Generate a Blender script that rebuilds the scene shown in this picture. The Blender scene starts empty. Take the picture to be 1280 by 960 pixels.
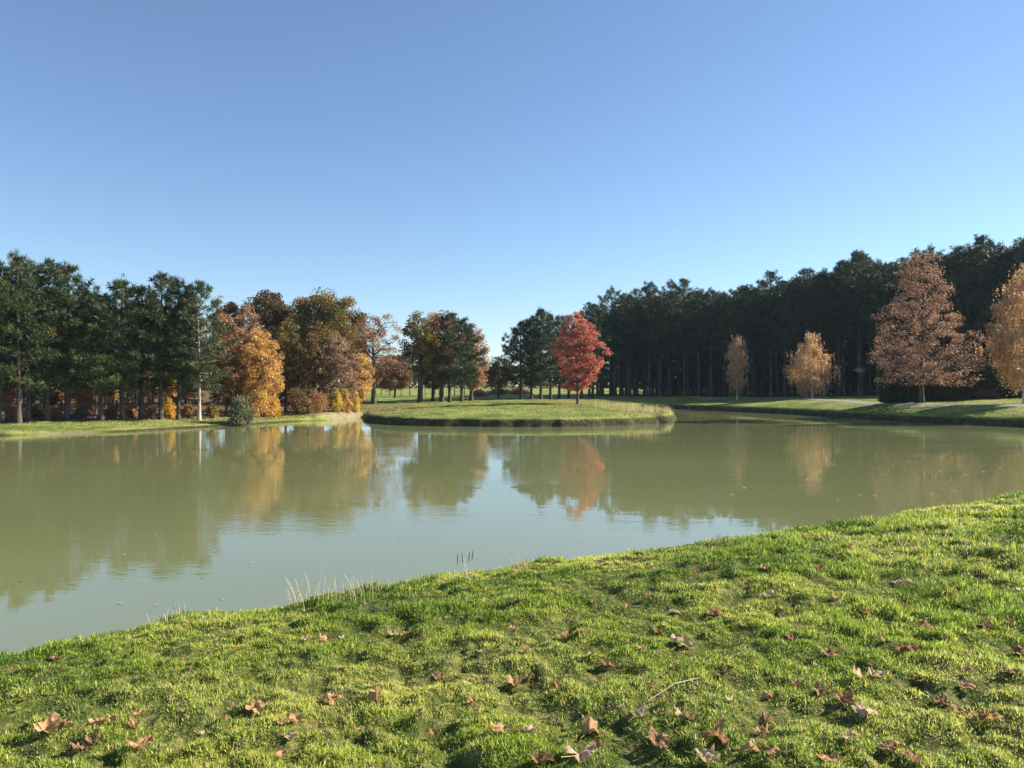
import bpy, math, random
import numpy as np

S = bpy.context.scene
COL = S.collection
R = math.radians
rng = np.random.default_rng(7)
random.seed(7)

# ------------------------------------------------------------------ camera, sky, sun, exposure
CAM_Z = 3.0
cam_d = bpy.data.cameras.new('camera')
cam = bpy.data.objects.new('camera', cam_d)
COL.objects.link(cam)
cam.location = (0, 0, CAM_Z)
cam.rotation_euler = (R(90), 0, 0)
cam_d.sensor_width = 36.0
cam_d.lens = 27.0
cam_d.clip_start = 0.05
cam_d.clip_end = 8000
S.camera = cam

SUN_AZ, SUN_EL = 74.0, 29.0          # azimuth to the right of the view direction (+Y)
W = bpy.data.worlds.new('World')
S.world = W
W.use_nodes = True
wn = W.node_tree.nodes
wn.clear()
wo = wn.new('ShaderNodeOutputWorld')
wb = wn.new('ShaderNodeBackground')
sk = wn.new('ShaderNodeTexSky')
sk.sky_type = 'NISHITA'
sk.sun_disc = False
sk.sun_elevation = R(SUN_EL)
sk.sun_rotation = R(SUN_AZ)
sk.altitude = 50
sk.air_density = 1.0
sk.dust_density = 0.0
sk.ozone_density = 5.0
wb.inputs[1].default_value = 0.073
hsv = wn.new('ShaderNodeHueSaturation'); hsv.inputs['Saturation'].default_value = .94
W.node_tree.links.new(sk.outputs[0], hsv.inputs['Color']); W.node_tree.links.new(hsv.outputs[0], wb.inputs[0])
W.node_tree.links.new(wb.outputs[0], wo.inputs[0])

sun_d = bpy.data.lights.new('sun', 'SUN')
sun_d.energy = 5.0
sun_d.angle = R(0.53)
sun_d.color = (1.0, 0.90, 0.74)
sun = bpy.data.objects.new('sun', sun_d)
COL.objects.link(sun)
sun.location = (40, 20, 40)
sun.rotation_euler = (R(90 - SUN_EL), 0, -R(SUN_AZ) + math.pi)
# (a sun lamp shines along its -Z; this points -Z from the sun's place toward the ground)
from mathutils import Vector
_sd = Vector((math.sin(R(SUN_AZ)) * math.cos(R(SUN_EL)), math.cos(R(SUN_AZ)) * math.cos(R(SUN_EL)), math.sin(R(SUN_EL))))
sun.rotation_euler = _sd.to_track_quat('Z', 'Y').to_euler()

vs = S.view_settings
vs.view_transform = 'Standard'
vs.look = 'None'
vs.gamma = 1.0
vs.exposure = 1.27
S.cycles.max_bounces = 6
S.cycles.diffuse_bounces = 3
S.cycles.glossy_bounces = 3
S.cycles.transmission_bounces = 3
S.cycles.transparent_max_bounces = 4
S.cycles.use_denoising = True
S.render.use_persistent_data = False

# ------------------------------------------------------------------ noise
_tab = rng.random((256, 256))
def vnoise(x, y):
    x = np.asarray(x, float); y = np.asarray(y, float)
    xi = np.floor(x).astype(int); yi = np.floor(y).astype(int)
    fx = x - xi; fy = y - yi
    fx = fx * fx * fx * (fx * (fx * 6 - 15) + 10); fy = fy * fy * fy * (fy * (fy * 6 - 15) + 10)
    a = _tab[xi & 255, yi & 255]; b = _tab[(xi + 1) & 255, yi & 255]
    c = _tab[xi & 255, (yi + 1) & 255]; d = _tab[(xi + 1) & 255, (yi + 1) & 255]
    return (a * (1 - fx) + b * fx) * (1 - fy) + (c * (1 - fx) + d * fx) * fy
def fbm(x, y, s=1.0, o=3):
    x = np.asarray(x, float) * s; y = np.asarray(y, float) * s
    r = 0; a = .5; t = 0
    for k in range(o):
        xr = x * .8 - y * .6 + 17.3 * k; yr = x * .6 + y * .8 + 5.1 * k
        r = r + a * vnoise(xr, yr); t += a; a *= .5; x = xr * 2; y = yr * 2
    return r / t

# ------------------------------------------------------------------ terrain
def gx(px, D): return (px - 640) / 960.0 * D
def shore(px, y):
    D = CAM_Z * 960.0 / (y - 480); return (gx(px, D), D)
pond = [(-4.6, 7.07), (-2.46, 8.66), (-.9, 9.67), (1.1, 10.7), (3.06, 11.8), (5.8, 13.4), (8.3, 15.0), (11.5, 17.6), (16, 20.5), (23, 25), (31, 33), (36, 42)]
pond += [(37.5, 49), shore(1290, 535), shore(1240, 532.5), shore(1170, 529), shore(1100, 525.5), shore(1040, 521.5), shore(990, 518), shore(940, 515.5),
         shore(900, 513.8), (19.5, 93), (14.5, 92), (11, 84), (12.5, 75), shore(838, 519.5), shore(845, 523), shore(843, 526), shore(828, 529), shore(790, 531.5), shore(700, 533.5), shore(600, 533.5),
         shore(520, 532), shore(480, 530.5), shore(462, 528), shore(458, 525), shore(456, 521.5), shore(438, 522.8), shore(400, 525.5),
         shore(350, 528), shore(300, 532), shore(250, 534.5), shore(200, 537.5), shore(150, 540), shore(100, 541.5), shore(50, 543.5), shore(0, 545)]
pond += [(-36, 44.5), (-50, 42), (-66, 33), (-70, 15), (-60, -2), (-40, -8), (-25, -6), (-14, -1), (-8.5, 3.6)]
_pp = np.array(pond)
def sdf(x, y):
    """distance to the shoreline: positive on land, negative in the pond"""
    x = np.asarray(x, float).ravel(); y = np.asarray(y, float).ravel()
    best = np.full(x.shape, 1e18); inside = np.zeros(x.shape, bool)
    n = len(_pp)
    for i in range(n):
        ax, ay = _pp[i]; bx, by = _pp[(i + 1) % n]
        ex, ey = bx - ax, by - ay
        t = np.clip(((x - ax) * ex + (y - ay) * ey) / (ex * ex + ey * ey), 0, 1)
        d = (x - ax - t * ex) ** 2 + (y - ay - t * ey) ** 2
        best = np.minimum(best, d)
        c = ((ay > y) != (by > y))
        with np.errstate(divide='ignore', invalid='ignore'):
            xi = ex * (y - ay) / (ey if ey != 0 else 1e-9) + ax
        inside ^= (c & (x < xi))
    d = np.sqrt(best)
    return np.where(inside, -d, d)
LV = np.array([(0, 0, 1.4), (10, 6, 1.4), (-9, 0, 1.35), (18, 12, 1.45), (0, -30, 1.5), (45, 20, 1.7), (-33, 52, .6), (-23, 58, .58), (-19, 72, .72), (-17.7, 84, .92),
               (-9.7, 86, .98), (-14, 115, 1.0), (0, 98, 1.06), (6.3, 74, 1.25), (-2, 66, 1.1), (15, 78, .9), (16, 100, 1.0), (27, 93, .95), (35, 90, 1.4), (36, 66, 1.8), (44, 62, 1.85), (40, 56, 1.75),
               (34, 78, 1.55), (60, 70, 2.0), (0, 130, 1.15), (-60, 60, .7), (-60, 100, .8), (60, 120, 1.9), (0, 250, 1.3), (-150, 200, 1.2), (150, 200, 1.8), (0, -200, 1.5), (25, 110, 1.2)])
def level(x, y):
    num = 0; den = 0
    for lx, ly, lz in LV:
        w = 1.0 / (((x - lx) ** 2 + (y - ly) ** 2) + 9.0) ** 1.6
        num = num + w * lz; den = den + w
    return num / den
def sstep(a, b, v):
    t = np.clip((v - a) / (b - a), 0, 1); return t * t * (3 - 2 * t)
def height(x, y, micro=True, with_d=False):
    x = np.asarray(x, float); y = np.asarray(y, float); sh = x.shape
    x = x.ravel(); y = y.ravel()
    d = sdf(x, y)
    nearw = 1 - sstep(22, 34, np.hypot(x, y))
    wob = (fbm(x, y, .9, 2) - .5) * .5 * nearw + (fbm(x, y, .55, 3) - .5) * .9 * (1 - nearw)
    dd = d + wob * np.exp(-np.abs(d) / 2.5)
    L = level(x, y)
    dp = np.maximum(dd, 0)
    hn = L * (1 - np.exp(-dp / 1.3))
    lf = 1 - sstep(-19, -15, x)
    bk = np.minimum(.58, L * .75) * (1 - .45 * lf)
    hf = bk * (1 - np.exp(-dp / (.16 + .5 * lf))) + (L - bk) * (1 - np.exp(-dp / 6))
    h = hn * nearw + hf * (1 - nearw)
    h = np.where(dd > 0, h, np.maximum(dd * .5, -.8))
    if micro:
        m = nearw * ((fbm(x, y, 1.6, 2) - .5) * .08 + (fbm(x + 9, y, 4.2, 3) - .5) * .085 + (fbm(x + 5, y + 2, 10.0, 2) - .5) * .062)
        m = m + (1 - nearw) * ((fbm(x, y, .3, 3) - .5) * .22 + (fbm(x, y, 1.6, 2) - .5) * .05)
        h = h + m * np.where(nearw > .5, sstep(-.05, .6, dd), sstep(.2, 1.5, dd))
    if with_d:
        return h.reshape(sh), dd.reshape(sh)
    return h.reshape(sh)
def gz(x, y, micro=False): return float(height(np.array([x]), np.array([y]), micro)[0])

# ------------------------------------------------------------------ mesh helpers
class Geo:
    def __init__(s): s.v = []; s.f3 = []; s.f4 = []; s.n = 0; s.t = []; s.m3 = []; s.m4 = []
    def add(s, v, f4=None, f3=None, t=0.0, m=0):
        v = np.asarray(v, float).reshape(-1, 3)
        s.v.append(v)
        s.t.append(np.broadcast_to(np.asarray(t, float), (len(v),)).copy())
        if f4 is not None and len(f4):
            f4 = np.asarray(f4, int) + s.n; s.f4.append(f4); s.m4.append(np.full(len(f4), m))
        if f3 is not None and len(f3):
            f3 = np.asarray(f3, int) + s.n; s.f3.append(f3); s.m3.append(np.full(len(f3), m))
        s.n += len(v)
    def tube(s, pts, rad, k=6, t=0.0, m=0, cap=True):
        pts = np.asarray(pts, float); n = len(pts)
        rad = np.broadcast_to(np.asarray(rad, float), (n,))
        tan = np.gradient(pts, axis=0)
        tan /= np.linalg.norm(tan, axis=1)[:, None] + 1e-9
        ref = np.array([0.31, 0.95, 0.0]) if abs(tan[0][2]) > .7 else np.array([0, 0, 1.0])
        u = np.cross(tan, ref); u /= np.linalg.norm(u, axis=1)[:, None] + 1e-9
        w = np.cross(tan, u)
        a = np.linspace(0, 2 * np.pi, k, endpoint=False)
        v = pts[:, None, :] + rad[:, None, None] * (np.cos(a)[None, :, None] * u[:, None, :] + np.sin(a)[None, :, None] * w[:, None, :])
        i = np.arange(n - 1)[:, None] * k; j = np.arange(k)[None, :]
        f = np.stack([i + j, i + (j + 1) % k, i + k + (j + 1) % k, i + k + j], -1).reshape(-1, 4)
        s.add(v, f4=f, t=t, m=m)
    def quads(s, c, u, w, t, m=0):
        """quads (kites) centred at c with half axes u, w"""
        n = len(c)
        v = np.stack([c - u, c + w - u * .1, c + u, c - w - u * .1], 1).reshape(-1, 3)
        f = np.arange(n * 4).reshape(n, 4)
        s.add(v, f4=f, t=np.repeat(t, 4), m=m)
    def mesh(s, name, mats, smooth=False):
        me = bpy.data.meshes.new(name)
        v = np.concatenate(s.v).astype(np.float32)
        f3 = np.concatenate(s.f3) if s.f3 else np.zeros((0, 3), int)
        f4 = np.concatenate(s.f4) if s.f4 else np.zeros((0, 4), int)
        loops = np.concatenate([f3.ravel(), f4.ravel()]).astype(np.int32)
        me.vertices.add(len(v)); me.vertices.foreach_set('co', v.ravel())
        me.loops.add(len(loops)); me.loops.foreach_set('vertex_index', loops)
        np_ = len(f3) + len(f4)
        st = np.concatenate([np.arange(len(f3)) * 3, len(f3) * 3 + np.arange(len(f4)) * 4]).astype(np.int32)
        me.polygons.add(np_); me.polygons.foreach_set('loop_start', st)
        mi = np.concatenate([np.concatenate(s.m3) if s.m3 else np.zeros(0, int), np.concatenate(s.m4) if s.m4 else np.zeros(0, int)]).astype(np.int32)
        me.polygons.foreach_set('material_index', mi)
        if smooth: me.polygons.foreach_set('use_smooth', np.ones(np_, bool))
        else: me.polygons.foreach_set('use_smooth', np.zeros(np_, bool))
        at = me.attributes.new('tint', 'FLOAT', 'POINT')
        at.data.foreach_set('value', np.concatenate(s.t).astype(np.float32))
        for m in (mats if isinstance(mats, (list, tuple)) else [mats]): me.materials.append(m)
        me.update(calc_edges=True)
        me.validate()
        return me
def link(name, me, parent=None, loc=(0, 0, 0), rz=0.0):
    o = bpy.data.objects.new(name, me); COL.objects.link(o)
    o.location = loc; o.rotation_euler = (0, 0, rz)
    if parent is not None: o.parent = parent
    return o
def tag(o, label=None, cat=None, group=None, kind=None):
    if label: o['label'] = label
    if cat: o['category'] = cat
    if group: o['group'] = group
    if kind: o['kind'] = kind
    return o
def unit(n, r=rng):
    v = r.normal(size=(n, 3)); return v / (np.linalg.norm(v, axis=1)[:, None] + 1e-9)

# ------------------------------------------------------------------ materials
def nodes(name):
    m = bpy.data.materials.new(name); m.use_nodes = True
    nt = m.node_tree; nt.nodes.clear()
    out = nt.nodes.new('ShaderNodeOutputMaterial')
    return m, nt, out
def ramp(nt, stops, fac=None, interp='LINEAR'):
    r = nt.nodes.new('ShaderNodeValToRGB'); cr = r.color_ramp; cr.interpolation = interp
    while len(cr.elements) > 1: cr.elements.remove(cr.elements[-1])
    cr.elements[0].position = stops[0][0]; cr.elements[0].color = (*stops[0][1], 1)
    for p, c in stops[1:]:
        e = cr.elements.new(p); e.color = (*c, 1)
    if fac is not None: nt.links.new(fac, r.inputs[0])
    return r
def leafmat(name, stops, transl=.35, rough=.6, hue_var=.0, spec=.25):
    m, nt, out = nodes(name)
    at = nt.nodes.new('ShaderNodeAttribute'); at.attribute_name = 'tint'
    oi = nt.nodes.new('ShaderNodeObjectInfo')
    r = ramp(nt, stops, at.outputs['Fac'])
    hs = nt.nodes.new('ShaderNodeHueSaturation')
    mr = nt.nodes.new('ShaderNodeMapRange'); mr.inputs[3].default_value = 1 - hue_var; mr.inputs[4].default_value = 1 + hue_var
    nt.links.new(oi.outputs['Random'], mr.inputs[0]); nt.links.new(mr.outputs[0], hs.inputs['Value'])
    nt.links.new(r.outputs[0], hs.inputs['Color'])
    p = nt.nodes.new('ShaderNodeBsdfPrincipled'); p.inputs['Roughness'].default_value = rough
    p.inputs['Specular IOR Level'].default_value = spec
    nt.links.new(hs.outputs[0], p.inputs['Base Color'])
    tr = nt.nodes.new('ShaderNodeBsdfTranslucent'); nt.links.new(hs.outputs[0], tr.inputs[0])
    mx = nt.nodes.new('ShaderNodeMixShader'); mx.inputs[0].default_value = transl
    nt.links.new(p.outputs[0], mx.inputs[1]); nt.links.new(tr.outputs[0], mx.inputs[2])
    nt.links.new(mx.outputs[0], out.inputs[0])
    return m
def barkmat(name, c1, c2, scale=6, stretch=(1, 1, .15), rough=.9, bands=None):
    m, nt, out = nodes(name)
    tc = nt.nodes.new('ShaderNodeTexCoord'); mp = nt.nodes.new('ShaderNodeMapping'); mp.inputs[3].default_value = stretch
    nz = nt.nodes.new('ShaderNodeTexNoise'); nz.inputs['Scale'].default_value = scale; nz.inputs['Detail'].default_value = 5
    nt.links.new(tc.outputs['Object'], mp.inputs[0]); nt.links.new(mp.outputs[0], nz.inputs[0])
    r = ramp(nt, [(.35, c1), (.65, c2)], nz.outputs['Fac'])
    p = nt.nodes.new('ShaderNodeBsdfPrincipled'); p.inputs['Roughness'].default_value = rough; p.inputs['Specular IOR Level'].default_value = .15
    col = r.outputs[0]
    if bands:
        n2 = nt.nodes.new('ShaderNodeTexNoise'); n2.inputs['Scale'].default_value = bands
        mp2 = nt.nodes.new('ShaderNodeMapping'); mp2.inputs[3].default_value = (.6, .6, 4)
        nt.links.new(tc.outputs['Object'], mp2.inputs[0]); nt.links.new(mp2.outputs[0], n2.inputs[0])
        r2 = ramp(nt, [(.60, (0, 0, 0)), (.66, (1, 1, 1))], n2.outputs['Fac'])
        mx = nt.nodes.new('ShaderNodeMix'); mx.data_type = 'RGBA'
        nt.links.new(r2.outputs[0], mx.inputs[0]); nt.links.new(col, mx.inputs[6]); mx.inputs[7].default_value = (.05, .045, .04, 1)
        col = mx.outputs[2]
    nt.links.new(col, p.inputs['Base Color'])
    bp = nt.nodes.new('ShaderNodeBump'); bp.inputs['Strength'].default_value = .6; bp.inputs['Distance'].default_value = .03
    nt.links.new(nz.outputs['Fac'], bp.inputs['Height']); nt.links.new(bp.outputs[0], p.inputs['Normal'])
    nt.links.new(p.outputs[0], out.inputs[0])
    return m
M = {}
M['bark'] = barkmat('bark', (.045, .036, .028), (.12, .10, .08))
M['pine_bark'] = barkmat('pine_bark', (.035, .028, .025), (.11, .09, .08))
M['sunlit_bark'] = barkmat('sunlit_bark', (.30, .24, .19), (.50, .42, .34))  # pine bark lightened, sunlight on one trunk painted into its colour
M['birch_bark'] = barkmat('birch_bark', (.42, .39, .35), (.66, .63, .58), bands=5)
M['needles'] = leafmat('needles', [(0, (.024, .044, .026)), (.5, (.052, .084, .036)), (.85, (.11, .14, .045)), (1, (.14, .10, .04))], .18, .5, .3)
M['sunlit_needles'] = leafmat('sunlit_needles', [(0, (.03, .05, .03)), (.45, (.07, .10, .035)), (.8, (.13, .155, .045)), (1, (.22, .13, .05))], .2, .5, .25)  # lighter needle copy, sun on the left crowns put into the colour
M['red'] = leafmat('red_leaves', [(0, (.22, .05, .045)), (.3, (.48, .11, .095)), (.55, (.64, .22, .17)), (.75, (.62, .32, .15)), (1, (.36, .27, .10))], .38)
M['rust'] = leafmat('rust_leaves', [(0, (.20, .10, .055)), (.4, (.40, .21, .11)), (.75, (.52, .31, .15)), (1, (.30, .19, .06))], .35)
M['orange'] = leafmat('orange_leaves', [(0, (.30, .16, .06)), (.3, (.52, .31, .10)), (.6, (.74, .49, .15)), (.85, (.66, .42, .16)), (1, (.42, .28, .06))], .4)
M['copper'] = leafmat('copper_leaves', [(0, (.20, .105, .07)), (.45, (.39, .22, .14)), (.8, (.53, .35, .21)), (1, (.44, .30, .14))], .35)
M['gold'] = leafmat('gold_leaves', [(0, (.34, .20, .03)), (.5, (.62, .38, .05)), (1, (.80, .54, .06))], .4)
M['olive'] = leafmat('olive_leaves', [(0, (.08, .08, .025)), (.4, (.18, .15, .04)), (.7, (.33, .22, .06)), (1, (.36, .19, .07))], .3)
M['brown'] = leafmat('brown_leaves', [(0, (.11, .065, .035)), (.5, (.23, .13, .06)), (1, (.30, .20, .08))], .3)
M['mauve'] = leafmat('mauve_leaves', [(0, (.20, .11, .08)), (.5, (.38, .235, .15)), (1, (.50, .34, .20))], .3)
M['darkoak'] = leafmat('dark_oak_leaves', [(0, (.045, .04, .015)), (.5, (.11, .075, .025)), (1, (.24, .11, .035))], .25)
M['yellow'] = leafmat('yellow_leaves', [(0, (.36, .26, .05)), (.5, (.66, .48, .08)), (1, (.78, .60, .14))], .4)
M['birch'] = leafmat('birch_leaves', [(0, (.38, .22, .11)), (.5, (.66, .41, .20)), (.85, (.80, .54, .27)), (1, (.62, .50, .20))], .4)
M['bush'] = leafmat('bush_leaves', [(0, (.07, .09, .045)), (.6, (.14, .16, .08)), (1, (.26, .24, .13))], .25)
M['hedge'] = leafmat('hedge_leaves', [(0, (.02, .03, .015)), (.7, (.04, .05, .022)), (1, (.09, .085, .04))], .1)
M['litter_red'] = leafmat('litter_red', [(0, (.30, .10, .05)), (.6, (.50, .22, .10)), (1, (.55, .36, .18))], .1)
M['litter'] = leafmat('litter_brown', [(0, (.16, .09, .05)), (.6, (.36, .23, .13)), (1, (.50, .38, .22))], .1)
M['grass'] = leafmat('grass_blades', [(0, (.035, .085, .014)), (.28, (.12, .24, .025)), (.55, (.35, .48, .05)), (.78, (.72, .72, .14)), (.90, (.70, .58, .26)), (1, (.84, .72, .48))], .5, .5, spec=.3)
M['bankgrass'] = leafmat('bank_grass', [(0, (.06, .09, .02)), (.4, (.17, .22, .045)), (.7, (.32, .31, .11)), (1, (.60, .48, .28))], .35, .6)
M['straw'] = leafmat('dry_straw', [(0, (.42, .34, .20)), (1, (.70, .60, .42))], .25, .5)

def ground_mat():
    m, nt, out = nodes('ground_turf')
    ln = nt.links.new
    tc = nt.nodes.new('ShaderNodeTexCoord')
    def noise(scale, det=6, rough=.6):
        n = nt.nodes.new('ShaderNodeTexNoise'); n.inputs['Scale'].default_value = scale; n.inputs['Detail'].default_value = det; n.inputs['Roughness'].default_value = rough
        ln(tc.outputs['Object'], n.inputs[0]); return n
    n1 = noise(.35); n2 = noise(3.0, 8, .7); n3 = noise(14, 4, .7)
    mixf = nt.nodes.new('ShaderNodeMath'); mixf.operation = 'ADD'
    m1 = nt.nodes.new('ShaderNodeMath'); m1.operation = 'MULTIPLY'; m1.inputs[1].default_value = .5
    m2 = nt.nodes.new('ShaderNodeMath'); m2.operation = 'MULTIPLY'; m2.inputs[1].default_value = .5
    ln(n1.outputs['Fac'], m1.inputs[0]); ln(n2.outputs['Fac'], m2.inputs[0]); ln(m1.outputs[0], mixf.inputs[0]); ln(m2.outputs[0], mixf.inputs[1])
    turf = ramp(nt, [(.38, (.08, .11, .024)), (.47, (.16, .20, .042)), (.55, (.24, .265, .07)), (.63, (.34, .30, .14))], mixf.outputs[0])
    # bare earth with painted bank shade / sand at the foot of the bank, leaf-strewn floor in the woods: from mesh attributes
    def attr(n):
        a = nt.nodes.new('ShaderNodeAttribute'); a.attribute_name = n; return a
    def blend(fac, a, bcol, thr=None):
        mx = nt.nodes.new('ShaderNodeMix'); mx.data_type = 'RGBA'
        ln(fac, mx.inputs[0]); ln(a, mx.inputs[6])
        if isinstance(bcol, tuple): mx.inputs[7].default_value = (*bcol, 1)
        else: ln(bcol, mx.inputs[7])
        return mx.outputs[2]
    def noisy(a, n, k=1.4, b=-.2):
        s = nt.nodes.new('ShaderNodeMath'); s.operation = 'MULTIPLY_ADD'; s.inputs[1].default_value = 1.2; s.inputs[2].default_value = -.6
        ln(n.outputs['Fac'], s.inputs[0])
        t = nt.nodes.new('ShaderNodeMath'); t.operation = 'ADD'; ln(a.outputs['Fac'], t.inputs[0]); ln(s.outputs[0], t.inputs[1])
        u = nt.nodes.new('ShaderNodeMapRange'); u.inputs[1].default_value = .35; u.inputs[2].default_value = .65; ln(t.outputs[0], u.inputs[0])
        return u.outputs[0]
    woodc = ramp(nt, [(.3, (.05, .038, .02)), (.5, (.12, .075, .035)), (.7, (.20, .12, .05))], n3.outputs['Fac'])
    soil_shade_c = ramp(nt, [(.3, (.018, .02, .010)), (.5, (.045, .045, .020)), (.7, (.12, .10, .055))], n2.outputs['Fac'])  # earth darkened to carry the shade of the far bank faces
    sandc = ramp(nt, [(.3, (.13, .115, .06)), (.6, (.27, .225, .14))], n2.outputs['Fac'])
    nearc = ramp(nt, [(.3, (.035, .05, .012)), (.5, (.08, .10, .022)), (.66, (.20, .17, .07))], n3.outputs['Fac'])
    c = turf.outputs[0]
    c = blend(attr('near').outputs['Fac'], c, nearc.outputs[0])
    c = blend(noisy(attr('wood'), n2), c, woodc.outputs[0])
    c = blend(noisy(attr('sand'), n2), c, sandc.outputs[0])
    c = blend(noisy(attr('soil_shade'), n2), c, soil_shade_c.outputs[0])
    p = nt.nodes.new('ShaderNodeBsdfPrincipled'); p.inputs['Roughness'].default_value = .95; p.inputs['Specular IOR Level'].default_value = .1
    ln(c, p.inputs['Base Color'])
    bp = nt.nodes.new('ShaderNodeBump'); bp.inputs['Strength'].default_value = .7; bp.inputs['Distance'].default_value = .06
    ln(n3.outputs['Fac'], bp.inputs['Height']); ln(bp.outputs[0], p.inputs['Normal'])
    ln(p.outputs[0], out.inputs[0])
    return m

def water_mat():
    m, nt, out = nodes('murky_water')
    ln = nt.links.new
    tc = nt.nodes.new('ShaderNodeTexCoord')
    def noise(scale, st, det=3, rz=0, rough=.5):
        mp = nt.nodes.new('ShaderNodeMapping'); mp.inputs[3].default_value = st; mp.inputs[2].default_value = (0, 0, rz)
        n = nt.nodes.new('ShaderNodeTexNoise'); n.inputs['Scale'].default_value = scale; n.inputs['Detail'].default_value = det; n.inputs['Roughness'].default_value = rough
        ln(tc.outputs['Object'], mp.inputs[0]); ln(mp.outputs[0], n.inputs[0]); return n
    big = noise(.06, (1, 1.6, 1), 3)
    col = ramp(nt, [(.3, (.160, .183, .078)), (.7, (.20, .215, .098))], big.outputs['Fac'])
    rip = noise(5.5, (.55, 1, 1), 2, .25, .5)
    fine = noise(16.0, (.7, 1, 1), 2, -.2)
    slow = noise(.9, (.4, 1, 1), 2, .1)
    calm = noise(.11, (.6, 1.5, 1), 3, .2)
    cr = ramp(nt, [(.44, (.12, .12, .12)), (.58, (1, 1, 1))], calm.outputs['Fac'])
    def mul(a, k):
        x = nt.nodes.new('ShaderNodeMath'); x.operation = 'MULTIPLY'; ln(a, x.inputs[0])
        if isinstance(k, float): x.inputs[1].default_value = k
        else: ln(k, x.inputs[1])
        return x.outputs[0]
    def add(a, b):
        x = nt.nodes.new('ShaderNodeMath'); x.operation = 'ADD'; ln(a, x.inputs[0]); ln(b, x.inputs[1]); return x.outputs[0]
    h = add(mul(mul(rip.outputs['Fac'], cr.outputs[0]), .0036), add(mul(mul(fine.outputs['Fac'], cr.outputs[0]), .0011), mul(slow.outputs['Fac'], .0035)))
    bp = nt.nodes.new('ShaderNodeBump'); bp.inputs['Strength'].default_value = 1.0; bp.inputs['Distance'].default_value = 1.0
    ln(h, bp.inputs['Height'])
    df = nt.nodes.new('ShaderNodeBsdfDiffuse'); gl = nt.nodes.new('ShaderNodeBsdfGlossy'); gl.inputs['Roughness'].default_value = .022
    gl.inputs['Color'].default_value = (1, 1, 1, 1)
    fr = nt.nodes.new('ShaderNodeFresnel'); fr.inputs['IOR'].default_value = 1.72
    mx = nt.nodes.new('ShaderNodeMixShader')
    ln(col.outputs[0], df.inputs[0]); ln(bp.outputs[0], gl.inputs['Normal']); ln(fr.outputs[0], mx.inputs[0])
    ln(df.outputs[0], mx.inputs[1]); ln(gl.outputs[0], mx.inputs[2]); ln(mx.outputs[0], out.inputs[0])
    return m

# ------------------------------------------------------------------ ground and water
WOODS = []   # (x, y, radius) patches of woodland floor, filled below
def wood_mask(x, y):
    a = 1 - sstep(-1.0, 1.5, (x + 24.0) + .25 * (y - 57) - .0 * y)         # left wood, x below a slanting line
    a = a * sstep(-.5, 1.5, y - (50.3 + (x + 33) * .62))
    # right wood beyond its edge line
    ex, ey = 12.3, 118.0; nx_, ny_ = .353, .936
    dd = (x - ex) * nx_ + (y - ey) * ny_
    b = sstep(-2.5, 1.0, dd) * sstep(6, 12, x) * (y < 150)
    c = sstep(-1.5, 1.0, y - (62 + (x + 27) * .6)) * (x > -31) * (x < -17.0) * (y < 100)
    return np.clip(np.maximum(np.maximum(a, b), c), 0, 1)
def build_ground():
    a_f = np.arange(-52, 52.01, .22); a_b = np.arange(55, 305, 4.0)
    ang = np.radians(np.concatenate([a_f, a_b]))
    r1 = np.exp(np.concatenate([np.arange(math.log(.6), math.log(40), .0135), np.arange(math.log(40), math.log(95), .0035), np.arange(math.log(95.2), math.log(150), .0135)])); r2 = np.exp(np.linspace(math.log(152), math.log(700), 22))
    rr = np.concatenate([r1, r2])
    A, Rr = np.meshgrid(ang, rr)
    X = Rr * np.sin(A); Y = Rr * np.cos(A)
    Z, D = height(X, Y, True, True)
    na, nr = len(ang), len(rr)
    v = np.stack([X, Y, Z], -1).reshape(-1, 3)
    g = Geo()
    i = np.arange(nr - 1)[:, None] * na; j = np.arange(na)[None, :]; j2 = (j + 1) % na
    f = np.stack([i + j, i + j2, i + na + j2, i + na + j], -1).reshape(-1, 4)
    c = np.array([[0, 0, gz(0, 0)]])
    v = np.concatenate([v, c]); ci = len(v) - 1
    j = np.arange(na)
    f3 = np.stack([np.full(na, ci), (j + 1) % na, j], -1)
    g.add(v, f4=f[:, ::-1], f3=f3)
    me = g.mesh('ground', ground_mat(), smooth=True)
    def setattr_(n, arr):
        at = me.attributes.new(n, 'FLOAT', 'POINT'); at.data.foreach_set('value', np.append(arr.ravel(), arr.ravel()[0]).astype(np.float32))
    x = X.ravel(); y = Y.ravel(); d = D.ravel(); z = Z.ravel()
    dist = np.hypot(x, y)
    setattr_('near', 1 - sstep(18, 26, dist))
    setattr_('wood', wood_mask(x, y) * .95)
    far_x = sstep(-17, -14, x) * .14
    soil_shade = (1 - sstep(.06 + far_x * 2.3, .20 + far_x * 3.1, z)) * sstep(20, 30, dist) * .92  # climbs higher right of the left bank, painting the bank face's shade
    sandy = np.exp(-(((x + 15) / 5.0) ** 2 + ((y - 67) / 4.5) ** 2)) * .8
    sandy = np.maximum(sandy, .7 * np.exp(-(((x + 27) / 2.4) ** 2)) * (1 - sstep(.08, .2, z)) * (y > 40) * (y < 60))
    sandy = np.maximum(sandy, .8 * np.exp(-(((x + 37) / 6) ** 2)) * (1 - sstep(.05, .12, z)) * (y > 40) * (y < 60))
    sandy = np.maximum(sandy, .35 * np.exp(-(((x - 12.2) / 2.0) ** 2 + ((y - 60) / 3) ** 2)) * (1 - sstep(.2, .6, z)))
    setattr_('sand', sandy)
    setattr_('soil_shade', soil_shade * (1 - sandy))
    o = link('ground', me); tag(o, kind='structure')
    return o
build_ground()
def build_water():
    g = Geo()
    v = [(-95, -20, 0), (50, -20, 0), (50, 110, 0), (-95, 110, 0)]
    g.add(v, f4=[[0, 1, 2, 3]])
    o = link('pond_water', g.mesh('pond_water', water_mat())); tag(o, kind='structure')
build_water()

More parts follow.
